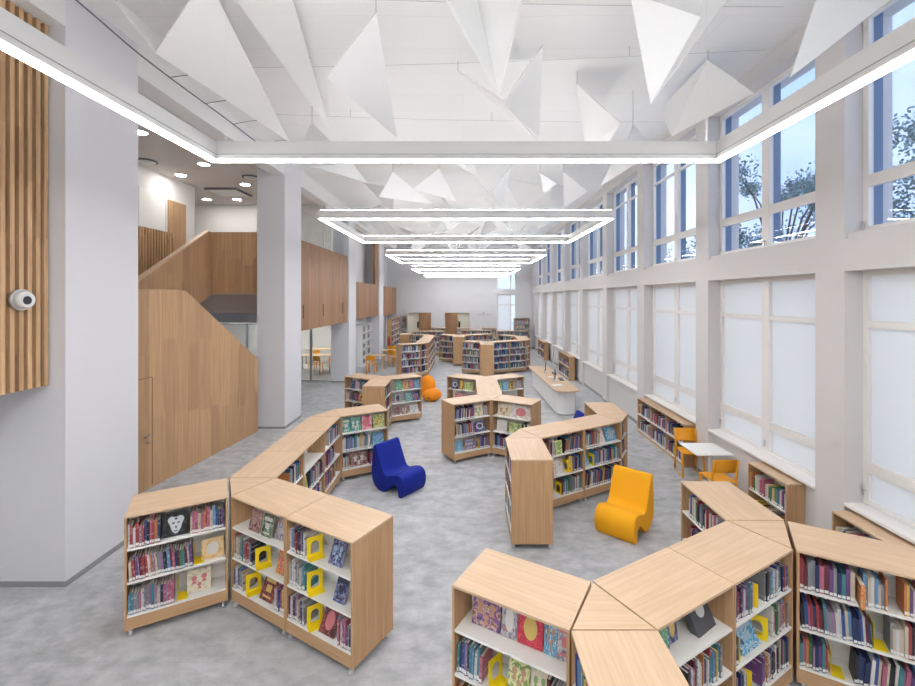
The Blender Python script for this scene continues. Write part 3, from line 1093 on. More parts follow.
def motif_mesh(kind):
    m = MB()
    if kind == 'oval':
        poly = [(.5 + .27 * math.cos(a * PI / 12), .5 + .33 * math.sin(a * PI / 12)) for a in range(24)]
        m.extrude(poly, -.06, -.001, 'y')
    elif kind == 'mask':
        poly = [(.5, .1), (.66, .25), (.74, .5), (.82, .7), (.7, .84), (.5, .8), (.3, .84), (.18, .7), (.26, .5), (.34, .25)]
        m.extrude(spline(poly, 4), -.06, -.001, 'y')
    elif kind == 'ring':
        n = 24
        b = len(m.v)
        for rr_ in (.34, .22):
            for yv in (-.06, -.001):
                for i in range(n):
                    a = 2 * PI * i / n
                    m.v.append((.5 + rr_ * math.cos(a), yv, .52 + rr_ * .9 * math.sin(a)))
        for i in range(n):
            j = (i + 1) % n
            m.face([b + i, b + j, b + 2 * n + j, b + 2 * n + i])
            m.face([b + i, b + n + i, b + n + j, b + j])
            m.face([b + 2 * n + i, b + 2 * n + j, b + 3 * n + j, b + 3 * n + i])
    elif kind == 'figures':
        for cx, cz, r_ in ((.28, .6, .12), (.7, .62, .12), (.5, .3, .1)):
            poly = [(cx + r_ * math.cos(a * PI / 8), cz + r_ * .9 * math.sin(a * PI / 8)) for a in range(16)]
            m.extrude(poly, -.06, -.001, 'y')
            m.extrude([(cx - r_ * .9, cz - r_ * 2.1), (cx + r_ * .9, cz - r_ * 2.1), (cx + r_ * .4, cz - r_ * .95), (cx - r_ * .4, cz - r_ * .95)], -.06, -.001, 'y')
    elif kind == 'band':
        m.box(.12, .88, -.06, -.001, .72, .88).box(.2, .8, -.06, -.001, .12, .2).box(.3, .7, -.06, -.001, .35, .62)
    return m


MOT = {k: motif_mesh(k) for k in ('oval', 'mask', 'ring', 'figures', 'band')}
MCOL = {k: plain('printed ' + k, c, .5) for k, c in {'pale': (.62, .66, .68), 'skin': (.55, .3, .2), 'rose': (.62, .2, .22), 'gold': (.7, .5, .15), 'ink': (.04, .04, .06),
                                                   'sky': (.35, .5, .6), 'leafy': (.25, .4, .15), 'chalk': (.7, .68, .64)}.items()}
MOTME = {}
PICC = {k: MB().box(0, 1, 0, .12, 0, 1).box(0, 1, .88, 1, 0, 1).box(0, .04, .12, .88, 0, 1).mesh('picture_book_' + k.replace(' ', '_'), m) for k, m in PIC.items()}
PICP = MB().box(.04, .97, .12, .88, .015, .985).mesh('page_block_wide', M['page'])
n_pic = 0


def picture(case, shelf, x, w_, h_, cov, motif=None, mcol='pale', label=None, back=False, tilt=12, y=.07, yaw=0, lie=False):
    global n_pic
    S = side_matrix(case, back)
    z = case['decks'][shelf] + .002
    t_ = .014
    Mx = S @ Matrix.Translation((x, y, z)) @ Matrix.Rotation(R(yaw), 4, 'Z')
    if lie:
        Mx = Mx @ Matrix.Translation((0, 0, .036)) @ Matrix.Rotation(R(-82), 4, 'X')
        t_ = .03
    else:
        Mx = Mx @ Matrix.Rotation(R(-tilt), 4, 'X')
    Mx = Mx @ Matrix.Diagonal((w_, t_, h_, 1))
    o = link('picture_book', PICC[cov])
    o.matrix_world = Mx
    link('page_block', PICP, o)
    if motif:
        key = (motif, mcol)
        if key not in MOTME:
            MOTME[key] = MOT[motif].mesh('cover_motif_' + motif, MCOL[mcol])
        link('cover_motif', MOTME[key], o)
    lb = label or ('%s picture book facing out' % cov)
    tag(o, '%s, %s shelf of %s' % (lb, case['shn'][shelf], case['short']), 'picture book', 'face out picture books')
    n_pic += 1
    return o


def bookend_mesh():
    m = MB()
    n = 12
    # plate in the yz plane with arched opening
    W_, H_, t_ = .15, .19, .003
    outer = [(0, 0), (0, H_ - .02), (.02, H_), (W_ - .02, H_), (W_, H_ - .02), (W_, 0)]
    inner = [(.035, .03)] + [(W_ / 2 - .04 * math.cos(PI * i / n), .10 + .045 * math.sin(PI * i / n)) for i in range(n + 1)] + [(W_ - .035, .03)]
    # build as strips: left leg, right leg, bottom, top fan
    m.box(0, t_, 0, .035, 0, .10)
    m.box(0, t_, W_ - .035, W_, 0, .10)
    m.box(0, t_, .035, W_ - .035, 0, .03)
    arc = [(W_ / 2 - .04 * math.cos(PI * i / n), .10 + .045 * math.sin(PI * i / n)) for i in range(n + 1)]
    for i in range(n):
        (y0, z0), (y1, z1) = arc[i], arc[i + 1]
        m.extrude([(y0, z0), (y1, z1), (y1, H_), (y0, H_)][::-1], 0, t_, 'x')
    m.box(0, t_, 0, .035, .10, H_).box(0, t_, W_ - .035, W_, .10, H_)
    m.box(0, .09, 0, W_, 0, .002)
    return m.mesh('bookend', M['ybe'])


BEND = bookend_mesh()


def bookend(case, shelf, x, back=False, yaw=0, y=.02, flip=False):
    S = side_matrix(case, back)
    o = link('bookend', BEND)
    Mx = S @ Matrix.Translation((x, y, case['decks'][shelf] + .002)) @ Matrix.Rotation(R(yaw), 4, 'Z')
    o.matrix_world = Mx
    k = case.setdefault('be', {})
    k[shelf] = k.get(shelf, 0) + 1
    q = {1: '', 2: 'second ', 3: 'third '}[k[shelf]]
    tag(o, '%syellow arched metal bookend, %s shelf of %s' % (q, case['shn'][shelf], case['short']), 'bookend', 'yellow metal bookends')


def castor(parent, x, y):
    m = MB()
    m.cyl((x - .012, y, .027), .027, .024, 'x', 16)
    m.cyl((x, y, .04), .011, .032, 'z', 8)
    m.box(x - .02, x + .02, y - .02, y + .02, .068, .075)
    m.build('castor', M['wheel'], parent)


def bookcase(fl, th, label, short, shelves=3, H=1.15, L=UL, D=UD, double=True, castors=True, z0=.075, mid=1, group='low oak bookcases on castors', sh_t=.018):
    H = H - FZ
    c = {'fl': fl, 'th': th, 'L': L, 'D': D, 'short': short, 'H': H}
    root = empty('bookcase', (fl[0], fl[1], FZ), R(th))
    g = .003
    T = .020
    pl = .12 if z0 > 0 else .06
    MB().box(g, L - g, 0, D, H - T, H).build('top', M['top'], root, bevel=.002)
    for x in (g, L - g - T):
        MB().box(x, x + T, .002, D - .002, z0, H - T).build('side_panel', M['oakz'], root)
    MB().box(g + T, L - g - T, .006, .024, z0, z0 + pl).build('plinth', M['oakx'], root)
    if double:
        MB().box(g + T, L - g - T, D - .024, D - .006, z0, z0 + pl).build('plinth', M['oakx'], root)
        MB().box(g + T, L - g - T, D / 2 - .008, D / 2 + .008, z0 + pl, H - T).build('back_panel', M['shelf'], root)
        sides = [(.004, D / 2 - .008), (D / 2 + .008, D - .004)]
    else:
        MB().box(g + T, L - g - T, D - .012, D, z0, H - T).build('back_panel', M['shelf'], root)
        sides = [(.004, D - .012)]
    decks = []
    z = z0 + pl
    pitch = (H - T - z) / shelves
    nm = mid
    for i in range(shelves):
        zz = z + pitch * i
        for a, b in sides:
            MB().box(g + T + .001, L - g - T - .001, a, b, zz, zz + sh_t).build('shelf', M['shelf'], root)
        decks.append(zz + sh_t)
    for k in range(1, nm):
        xx = g + L * k / nm
        MB().box(xx - .01, xx + .01, .003, D - .003 if not double else D / 2, z, H - T).build('divider', M['oakz'], root)
    if castors:
        for x in (.05, L - .05):
            for y in (.032, D - .032):
                castor(root, x, y)
    c['decks'] = decks
    c['pitch'] = pitch
    c['shn'] = {1: ['only'], 2: ['bottom', 'top'], 3: ['bottom', 'middle', 'top'], 4: ['bottom', 'second', 'third', 'top'],
                5: ['bottom', 'second', 'middle', 'fourth', 'top'], 6: ['bottom', 'second', 'third', 'fourth', 'fifth', 'top']}[shelves]
    tag(root, label, 'bookcase', group)
    c['root'] = root
    return c


def corner_unit(p, label, H=1.15, shelves=3, open_edge=None, group='triangular corner units'):
    """p: three ccw corners (world). equilateral filler between bookcases"""
    cx, cy = sum(q[0] for q in p) / 3, sum(q[1] for q in p) / 3
    H = H - FZ
    root = empty('corner_unit', (cx, cy, FZ))
    q = [(a - cx, b - cy) for a, b in p]

    def ins(f):
        return [(a * f, b * f) for a, b in q]
    MB().prism(ins(.985), H - .02, H).build('top', M['top'], root)
    MB().prism(ins(.95), .075, .195).build('plinth', M['oakx'], root)
    pitch = (H - .02 - .195) / shelves
    for i in range(shelves):
        MB().prism(ins(.94), .195 + i * pitch, .213 + i * pitch).build('shelf', M['shelf'], root)
    for k, (a, b) in enumerate(zip(ins(.97), ins(.97)[1:] + ins(.97)[:1])):
        if k == open_edge:
            continue
        d = Vector((b[0] - a[0], b[1] - a[1]))
        d.normalize()
        nrm = Vector((-d.y, d.x)) * .014
        MB().prism([a, b, (b[0] + nrm.x, b[1] + nrm.y), (a[0] + nrm.x, a[1] + nrm.y)], .17, H - .021).build('side_panel', M['oakz'], root)
    for a, b in ins(.72):
        castor(root, a, b)
    tag(root, label, 'corner unit', group)


def fill(c, back=False, theme='mixed', density=.85, pics=0, rng=None, seed=0, bays=1):
    """fill the open side with grouped books"""
    rng = rng or random.Random(hash(c['short']) % 1000 + seed if False else len(c['short']) * 13 + seed + int(abs(c['fl'][0]) * 100))
    tall = min(.25, c['pitch'] - .045)
    for s in range(len(c['decks'])):
        for k in range(bays):
            a = .03 + (c['L'] - .04) * k / bays
            b = (c['L'] - .04) * (k + 1) / bays
            x = a + rng.uniform(0, .02)
            while x < b - .08:
                wl = rng.uniform(.16, .5)
                e = min(b - .01, x + wl)
                books_run(c, s, x, e, theme, False, back, t=(.016, .034), h=(tall * .74, tall), rng=rng)
                x = e + (rng.uniform(.01, .03) if rng.random() < density else rng.uniform(.08, .2))


# ---------- left front block
L1 = bookcase((-3.354, 4.262), 30, 'leftmost low oak bookcase packed with pink and blue spines', 'leftmost bookcase')
L2 = bookcase((-2.555, 4.72), -30, 'low oak bookcase right of the leftmost one with three booklets on top shelf', 'second bookcase from left')
L3 = bookcase((-1.776, 4.27), -30, 'front left low bookcase with closed oak end panel toward the centre', 'front left end bookcase')
corner_unit([(-2.555, 4.735), (-2.285, 5.2), (-2.825, 5.2)], 'triangular oak corner unit joining the left front bookcases')
L4 = bookcase((-2.275, 5.207), 90, 'first oak bookcase of the straight left row behind the front block', 'near case of left row')
L5 = bookcase((-2.275, 6.107), 90, 'middle oak bookcase of the straight left row', 'middle case of left row')
L6 = bookcase((-2.275, 7.007), 90, 'rear oak bookcase of the straight left row', 'rear case of left row')
corner_unit([(-2.28, 7.915), (-2.55, 8.38), (-2.82, 7.915)], 'triangular oak corner unit at the bend behind the left row')
L7 = bookcase((-2.27, 7.91), 30, 'oak bookcase behind the blue lounge chair with pastel picture books', 'case behind the blue chair')

rg = random.Random(21)
B = dict(single=True, rng=rg)
books_run(L1, 2, .028, .12, 'bluish', **B)
books_run(L1, 2, .12, .295, 'pinkish', **B)
pm = picture(L1, 2, .31, .225, .235, 'black', 'mask', 'pale', 'square black book with pale carved face', tilt=8)
for nm, cx, cz, rx, rz_ in (('eye', .40, .56, .055, .035), ('eye', .60, .56, .055, .035), ('nose', .5, .38, .03, .06), ('mouth', .5, .22, .08, .02), ('forehead_mark', .5, .73, .05, .05)):
    MB().extrude([(cx + rx * math.cos(a * PI / 8), cz + rz_ * math.sin(a * PI / 8)) for a in range(16)], -.09, -.061, 'y').build(nm, [MCOL['ink']], pm)
books_run(L1, 2, .55, .865, 'pinkish', **B)
books_run(L1, 1, .03, .57, 'pinkish', lean=-4, **B)
bookend(L1, 1, .585)
picture(L1, 1, .65, .21, .20, 'tan', 'oval', 'chalk', 'tan picture book with round pale motif', tilt=10)
books_run(L1, 0, .03, .42, 'pinkish', **B)
bookend(L1, 0, .44)
picture(L1, 0, .52, .22, .22, 'pastel', 'figures', 'rose', 'pale cream picture book with small figures', tilt=10, y=.1)
# L2
picture(L2, 2, .22, .18, .21, 'brown', None, label='brown photo booklet, left of three', tilt=14, y=.06)
picture(L2, 2, .43, .16, .21, 'green', 'band', 'chalk', 'dark green booklet with pale bands', tilt=14, y=.06)
picture(L2, 2, .61, .13, .21, 'grey', None, label='grey pamphlet, right of three', tilt=20, y=.09)
books_run(L2, 1, .03, .36, 'mixed', **B)
bookend(L2, 1, .40, yaw=-25)
picture(L2, 1, .66, .16, .22, 'orange', 'figures', 'rose', 'orange red picture book', tilt=14)
books_run(L2, 0, .03, .20, 'bluish', **B)
bookend(L2, 0, .24, yaw=-25)
picture(L2, 0, .42, .2, .23, 'dark red', 'band', 'gold', 'dark brown adventure book', tilt=25, y=.05)
books_run(L2, 0, .71, .86, 'bright', **B)
# L3
books_run(L3, 2, .03, .26, 'dark', **B)
bookend(L3, 2, .29, yaw=-25)
picture(L3, 2, .52, .17, .23, 'navy', 'figures', 'sky', 'navy comic book', tilt=22)
books_run(L3, 1, .03, .26, 'bluish', **B)
bookend(L3, 1, .29, yaw=-25)
picture(L3, 1, .58, .14, .22, 'navy', 'band', 'ink', 'narrow dark blue book', tilt=22)
books_run(L3, 0, .03, .26, 'dark', **B)
bookend(L3, 0, .29, yaw=-25)
picture(L3, 0, .42, .2, .23, 'dark red', 'oval', 'rose', 'black and red book', tilt=30, y=.04)
books_run(L3, 0, .68, .865, 'pinkish', **B)
# side row, right side open
for c, th in ((L4, 'mixed'), (L5, 'bluish'), (L6, 'pale')):
    pass
books_run(L4, 2, .45, .86, 'mixed', rng=rg)
books_run(L4, 1, .05, .61, 'mixed', rng=rg)
picture(L4, 1, .62, .2, .24, 'lime', 'ring', 'leafy', 'yellow green book with round motif', tilt=12)
books_run(L4, 0, .05, .8, 'mixed', rng=rg)
picture(L5, 2, .05, .17, .22, 'blue', 'band', 'chalk', 'pale blue book standing alone', tilt=10)
books_run(L5, 1, .28, .5, 'bluish', rng=rg)
picture(L5, 1, .06, .2, .24, 'yellow', 'oval', 'leafy', 'yellow book with green motif', tilt=10, y=.03)
books_run(L5, 1, .55, .86, 'dark', rng=rg)
books_run(L5, 0, .05, .8, 'pale', rng=rg)
picture(L6, 2, .05, .2, .24, 'yellow', None, label='plain yellow book', tilt=8)
books_run(L6, 2, .3, .86, 'pale', rng=rg)
books_run(L6, 1, .05, .6, 'pinkish', rng=rg)
picture(L6, 1, .64, .2, .2, 'white', None, label='white open booklet', tilt=40)
books_run(L6, 0, .1, .7, 'dark', rng=rg)
picture(L7, 2, .04, .14, .25, 'teal', 'band', 'chalk', 'pale teal story book, leftmost', tilt=6)
picture(L7, 2, .19, .19, .25, 'teal', 'figures', 'chalk', 'pale teal story book, second from left', tilt=6)
picture(L7, 2, .40, .2, .25, 'pink', 'oval', 'rose', 'pink story book', tilt=6)
picture(L7, 2, .62, .23, .25, 'lime', 'figures', 'gold', 'light yellow green story book', tilt=6)
books_run(L7, 1, .03, .56, 'pale', rng=rg)
picture(L7, 1, .62, .22, .22, 'blue', None, label='blue picture book', tilt=20)
books_run(L7, 0, .03, .16, 'pale', rng=rg)
picture(L7, 0, .2, .3, .25, 'brown', 'figures', 'chalk', 'wide brown picture book', tilt=10)
books_run(L7, 0, .55, .8, 'bright', rng=rg)

# ---------- right front block
R1 = bookcase((-.108, 3.263), -30, 'low oak bookcase at bottom centre with picture books facing out', 'bottom centre bookcase')
corner_unit([(.688, 2.822), (1.232, 2.822), (.96, 3.29)], 'triangular oak corner unit between the bottom centre bookcases')
R6 = bookcase((1.24, 1.915), 90, 'oak bookcase running toward the camera at the bottom edge', 'case at the bottom edge')
R2 = bookcase((1.242, 2.822), 30, 'oak bookcase right of the triangular top with a dark box file', 'case with the dark box')
R3 = bookcase((2.022, 3.272), 30, 'oak bookcase with yellow bookends left of the dark-spined one', 'case with three yellow bookends')
corner_unit([(2.80, 3.735), (3.07, 4.2), (2.53, 4.2)], 'triangular oak corner unit of the right front block')
R4 = bookcase((3.08, 4.208), 90, 'oak bookcase branching toward the white table with chairs', 'case toward the white table')
R5 = bookcase((2.818, 3.712), -30, 'oak bookcase in the lower right corner full of dark spines', 'lower right corner bookcase')
R7 = bookcase((3.60, 3.258), -30, 'oak bookcase cut off by the right picture edge', 'case at right edge')

picture(R1, 2, .10, .235, .24, 'purple', 'figures', 'skin', 'purple and brown animal picture book', tilt=10, y=.13)
picture(R1, 2, .345, .125, .24, 'grey', 'oval', 'chalk', 'grey and pink picture book', tilt=10, y=.13)
picture(R1, 2, .475, .19, .24, 'red', 'oval', 'gold', 'bright red picture book with tan motif', tilt=10, y=.13)
picture(R1, 2, .675, .09, .24, 'blue', 'figures', 'skin', 'small blue picture book', tilt=10, y=.13)
picture(R1, 2, .77, .10, .24, 'grey', 'band', 'rose', 'silvery picture book', tilt=10, y=.13)
books_run(R1, 1, .03, .25, 'mixed', lean=3, **B)
bookend(R1, 1, .30, yaw=-15)
picture(R1, 1, .42, .16, .23, 'lime', 'figures', 'skin', 'green tinted animal book', tilt=12, y=.08)
picture(R1, 1, .59, .13, .23, 'pastel', 'figures', 'leafy', 'cream picture book', tilt=12, y=.08)
books_run(R1, 1, .735, .865, 'dark', **B)
books_run(R1, 0, .03, .6, 'dark', **B)
# R2 front
picture(R2, 2, .17, .13, .22, 'teal', 'figures', 'leafy', 'small teal picture book', tilt=8, y=.12)
picture(R2, 2, .315, .11, .22, 'navy', 'oval', 'gold', 'small navy book with round orange motif', tilt=8, y=.14)
books_run(R2, 1, .35, .78, 'mixed', **B)
books_run(R2, 0, .3, .75, 'bluish', **B)
bx = empty('box_file', tuple((side_matrix(R2, False) @ Vector((.57, .07, R2['decks'][2] + .002)))), R(30 + 12))
MB().box(0, .24, 0, .06, 0, .23).build('case', M['screen'], bx)
MB().extrude([(.12 + .05 * math.cos(a * PI / 8), .14 + .05 * math.sin(a * PI / 8)) for a in range(16)], -.004, -.0005, 'y').build('cover_emblem', MCOL['pale'], bx)
bx.rotation_euler = (R(-28), 0, R(34))
tag(bx, 'dark navy boxed set with pale ring emblem standing on a top shelf', 'box')
# R3
books_run(R3, 2, .03, .32, 'pinkish', **B)
bookend(R3, 2, .37, yaw=25)
books_run(R3, 2, .50, .86, 'bluish', **B)
books_run(R3, 1, .03, .1, 'bluish', **B)
bookend(R3, 1, .11, yaw=25)
picture(R3, 1, .2, .25, .2, 'blue', 'band', 'sky', 'steel blue gift book', tilt=28, y=.04)
bookend(R3, 1, .52, yaw=25)
books_run(R3, 1, .60, .86, 'pale', **B)
books_run(R3, 0, .03, .22, 'dark', **B)
bookend(R3, 0, .28, yaw=25)
books_run(R3, 0, .42, .72, 'dark', **B)
books_run(R3, 0, .74, .86, 'bright', **B)
# R5
books_run(R5, 2, .028, .40, 'dark', t=(.02, .034), h=(.21, .26), **B)
books_run(R5, 2, .44, .60, 'pale', **B)
books_run(R5, 2, .68, .865, 'bright', **B)
books_run(R5, 1, .03, .49, 'mixed', lean=-3, **B)
bookend(R5, 1, .50)
books_run(R5, 1, .60, .865, 'mixed', **B)
books_run(R5, 0, .03, .22, 'pinkish', **B)
bookend(R5, 0, .235)
books_run(R5, 0, .38, .865, 'mixed', lean=4, **B)
S5 = side_matrix(R5, False)
o = link('picture_book', PICC['orange'])
o.matrix_world = S5 @ Matrix.Translation((.405, -.06, R5['decks'][2] - .02 + .022)) @ Matrix.Diagonal((.03, .17, .19, 1))
link('page_block', PICP, o)
tag(o, 'orange book sticking out of the top shelf, lower right corner bookcase', 'picture book')
# rear sides that show
books_run(R4, 2, .15, .86, 'mixed', back=True, rng=rg)
books_run(R4, 1, .15, .86, 'mixed', back=True, rng=rg)
books_run(R4, 0, .15, .86, 'mixed', back=True, rng=rg)
for s in range(3):
    books_run(R6, s, .03, .86, 'bright', back=True, rng=rg)
    books_run(R7, s, .03, .86, 'mixed', rng=rg)

# ---------- yellow chair block
Y1 = bookcase((1.16, 5.78), 90, 'oak bookcase with closed end panel facing the camera beside the yellow lounge chair', 'case with the centre end panel')
corner_unit([(.61, 6.69), (1.15, 6.69), (.88, 7.155)], 'triangular oak corner unit behind the centre end panel')
Y2 = bookcase((1.162, 6.682), 30, 'oak bookcase behind the yellow lounge chair, left one', 'left case behind the yellow chair')
Y3 = bookcase((1.942, 7.132), 30, 'oak bookcase behind the yellow lounge chair, right one', 'right case behind the yellow chair')
corner_unit([(2.72, 7.595), (2.99, 8.06), (2.45, 8.06)], 'triangular oak corner unit with open shelves near the windows', open_edge=0)
Y4 = bookcase((3.0, 8.068), 90, 'oak bookcase beyond the yellow chair block, nearest the windows', 'case nearest the windows')
for s in range(3):
    books_run(Y1, s, .03, .86, ['pale', 'mixed', 'pinkish'][s], back=True, rng=rg)
books_run(Y2, 2, .1, .28, 'bright', rng=rg)
picture(Y2, 2, .3, .14, .22, 'lime', 'band', 'leafy', 'green book among spines', tilt=4, y=.02)
books_run(Y2, 2, .47, .82, 'pinkish', lean=7, rng=rg)
books_run(Y2, 1, .04, .28, 'pinkish', rng=rg)
picture(Y2, 1, .32, .22, .22, 'white', None, label='white picture book', tilt=22)
bookend(Y2, 1, .58)
picture(Y2, 1, .6, .07, .24, 'yellow', None, label='yellow book', tilt=6, y=.03)
books_run(Y2, 1, .68, .86, 'bluish', rng=rg)
books_run(Y2, 0, .04, .2, 'dark', rng=rg)
bookend(Y2, 0, .42)
books_run(Y2, 0, .45, .62, 'bright', rng=rg)
books_run(Y2, 0, .64, .86, 'bluish', rng=rg)
books_run(Y3, 2, .04, .4, 'pale', lean=3, rng=rg)
picture(Y3, 2, .44, .14, .24, 'white', None, label='slanted white picture book', tilt=25)
picture(Y3, 2, .6, .24, .24, 'blue', 'oval', 'sky', 'bright blue picture book with pale oval', tilt=18)
picture(Y3, 1, .05, .14, .2, 'blue', None, label='light blue picture book', tilt=22)
bookend(Y3, 1, .24)
books_run(Y3, 1, .28, .86, 'bluish', rng=rg)
books_run(Y3, 0, .04, .86, 'mixed', lean=6, rng=rg)

# ---------- centre block (star shaped)
M1 = bookcase((-.245, 8.75), 30, 'left front oak bookcase of the star shaped centre block', 'left star block case')
M2 = bookcase((.54, 9.2), -30, 'right front oak bookcase of the star shaped centre block', 'right star block case')
corner_unit([(.535, 9.215), (.805, 9.68), (.265, 9.68)], 'triangular oak unit at the front of the star block')
M3 = bookcase((.815, 9.69), 90, 'front stem bookcase in the middle of the star block', 'front stem of star block')
M3b = bookcase((.815, 10.59), 90, 'rear stem bookcase in the middle of the star block', 'rear stem of star block')
corner_unit([(.265, 11.5), (.805, 11.5), (.535, 11.965)], 'triangular oak unit at the rear of the star block')
M4 = bookcase((-.526, 11.945), -30, 'rear left oak bookcase of the star shaped centre block', 'rear left star case')
M5 = bookcase((.817, 11.492), 30, 'rear right oak bookcase of the star shaped centre block', 'rear right star case')
books_run(M1, 2, .04, .5, 'mixed', lean=3, rng=rg)
picture(M1, 2, .52, .22, .25, 'pastel', 'figures', 'leafy', 'cream nature book', tilt=12)
picture(M1, 2, .76, .1, .2, 'grey', None, label='small grey book', tilt=12)
books_run(M1, 1, .04, .5, 'mixed', lean=-4, rng=rg)
picture(M1, 1, .55, .26, .22, 'navy', 'ring', 'chalk', 'dark book with white ring', tilt=20)
picture(M1, 0, .04, .22, .2, 'blue', None, label='light blue album', tilt=25)
picture(M1, 0, .32, .26, .22, 'purple', 'band', 'sky', 'violet album', tilt=25)
bookend(M1, 0, .6)
books_run(M1, 0, .63, .86, 'bright', rng=rg)
picture(M2, 2, .1, .3, .24, 'pastel', 'figures', 'skin', 'sandy picture book', tilt=10)
picture(M2, 2, .42, .42, .25, 'white', 'oval', 'rose', 'wide white picture book with red head motif', tilt=8)
picture(M2, 1, .08, .24, .24, 'white', 'band', 'chalk', 'cream picture book', tilt=8)
picture(M2, 1, .36, .3, .22, 'lime', 'figures', 'leafy', 'green yellow picture book', tilt=8)
books_run(M2, 1, .68, .86, 'dark', rng=rg)
books_run(M2, 0, .04, .5, 'dark', rng=rg)
picture(M2, 0, .55, .25, .22, 'grey', None, label='grey picture book', tilt=10)
picture(M4, 2, .1, .22, .22, 'navy', 'ring', 'chalk', 'dark round motif book', tilt=10)
picture(M4, 2, .36, .1, .23, 'yellow', None, label='slim yellow book', tilt=6)
picture(M4, 2, .5, .28, .22, 'lime', 'figures', 'leafy', 'green animal book', tilt=10)
picture(M4, 1, .2, .3, .22, 'pink', None, label='pink picture book', tilt=10)
picture(M5, 2, .12, .08, .23, 'lime', None, label='slim green book', tilt=6)
picture(M5, 2, .22, .2, .23, 'blue', 'oval', 'sky', 'blue book with pale oval', tilt=8)
picture(M5, 2, .47, .16, .23, 'yellow', 'band', 'ink', 'yellow comic book', tilt=8)
picture(M5, 2, .66, .2, .21, 'grey', None, label='light grey book', tilt=8)
picture(M5, 1, .2, .4, .2, 'white', None, label='wide white book', tilt=8)

# ---------- left middle block
A2 = bookcase((-1.97, 10.6), 90, 'oak bookcase with end panel facing the camera in the left middle block', 'left middle end case')
corner_unit([(-2.54, 11.51), (-2.0, 11.51), (-2.27, 11.975)], 'triangular oak unit of the left middle block')
A1 = bookcase((-1.99, 11.502), 30, 'oak bookcase with picture books left of the orange bean bag', 'case left of the bean bag')
A3 = bookcase((-3.345, 11.96), -30, 'oak bookcase at the left side of the left middle block', 'far left middle case')
picture(A1, 2, .16, .2, .25, 'teal', 'figures', 'leafy', 'green picture book', tilt=8)
picture(A1, 2, .02 + .36, .14, .25, 'yellow', 'band', 'rose', 'yellow pink picture book', tilt=8)
picture(A1, 2, .54, .17, .25, 'purple', 'oval', 'rose', 'violet picture book', tilt=8)
picture(A1, 2, .72, .15, .25, 'blue', 'figures', 'sky', 'blue picture book', tilt=8)
picture(A1, 1, .14, .18, .24, 'grey', 'oval', 'ink', 'white and dark framed book', tilt=8)
picture(A1, 1, .45, .2, .24, 'teal', 'band', 'sky', 'dark teal picture book', tilt=12)
picture(A1, 1, .66, .2, .24, 'navy', 'figures', 'rose', 'navy picture book', tilt=12)
picture(A1, 0, .12, .18, .22, 'brown', 'ring', 'ink', 'brown ring motif book', tilt=18)
picture(A1, 0, .34, .18, .22, 'brown', 'figures', 'chalk', 'grey brown animal book', tilt=18)
picture(A1, 0, .58, .26, .22, 'white', 'figures', 'sky', 'white and grey picture book', tilt=18)
picture(A3, 2, .14, .2, .22, 'navy', 'band', 'ink', 'dark picture book', tilt=10)
books_run(A3, 2, .4, .86, 'bright', rng=rg)
books_run(A3, 1, .04, .4, 'dark', rng=rg)
picture(A3, 1, .45, .3, .22, 'yellow', 'figures', 'ink', 'yellow and black comic', tilt=10)
books_run(A3, 0, .2, .86, 'dark', rng=rg)

fill(A2, theme='pale')
# a few books on the open corner units
def open_corner(a, b, n, H, short, theme):
    th = math.degrees(math.atan2(b[1] - a[1], b[0] - a[0]))
    pitch = (H - FZ - .02 - .195) / n
    c = {'fl': a, 'th': th, 'L': .54, 'D': .3, 'short': short, 'decks': [.214 + pitch * i for i in range(n)], 'shn': ['bottom', 'second', 'third', 'top']}
    for i in range(n):
        books_run(c, i, .16, .36, theme, rng=rg)


open_corner((2.72, 7.595), (2.99, 8.06), 3, 1.15, 'x', 'bluish')
open_corner((-1.885, 18.37), (-1.615, 18.835), 4, 1.37, 'x', 'mixed')
open_corner((2.72, 19.82), (2.99, 20.28), 4, 1.37, 'x', 'pale')

# ---------- far four-shelf blocks
HB = 1.37


def far_case(fl, th, lb, short, themes='mixed', back=False, L=UL, pics=False):
    c = bookcase(fl, th, lb, short, shelves=4, H=HB, L=L, group='taller oak bookcases at the back')
    fill(c, back, themes)
    return c


far_case((-2.67, 17.9), 30, 'tall four shelf bookcase left front of the long back row near the bean bag', 'a')
corner_unit([(-1.885, 18.37), (-1.615, 18.835), (-2.155, 18.835)], 'triangular unit at the front end of the long back row', HB, 4, open_edge=0)
for k, nm in enumerate(('nearest', 'second', 'third', 'farthest')):
    far_case((-1.61, 18.84 + .9 * k), 90, '%s bookcase of the long straight back row left of the aisle' % nm, 'b%d' % k)
corner_unit([(-2.15, 22.45), (-1.62, 22.45), (-1.885, 22.91)], 'triangular unit at the rear end of the long back row', HB, 4)
far_case((-2.95, 22.885), -30, 'rear left arm bookcase of the long back row', 'c')
far_case((-2.97, 23.0), 90, 'oak end panelled bookcase by the rear left column', 'd')
far_case((-3.1, 25.2), 0, 'back bookcase standing square to the room on the left, left one', 'e')
far_case((-2.2, 25.2), 0, 'back bookcase standing square to the room on the left, right one', 'f')
far_case((1.16, 18.0), 90, 'four shelf bookcase with end panel facing the camera at the back centre', 'g')
corner_unit([(.61, 18.91), (1.15, 18.91), (.88, 19.37)], 'triangular unit behind the back centre end panel', HB, 4)
far_case((-.18, 19.35), -30, 'four shelf bookcase left of the back centre end panel', 'h')
far_case((1.162, 18.902), 30, 'four shelf bookcase directly right of the back centre end panel', 'i', 'bluish')
far_case((1.942, 19.352), 30, 'four shelf bookcase second right of the back centre end panel', 'j', 'bluish')
corner_unit([(2.72, 19.82), (2.99, 20.28), (2.45, 20.28)], 'open triangular unit at the back right bend', HB, 4, open_edge=0)
far_case((3.0, 20.29), 90, 'front bookcase of the back right straight row', 'k')
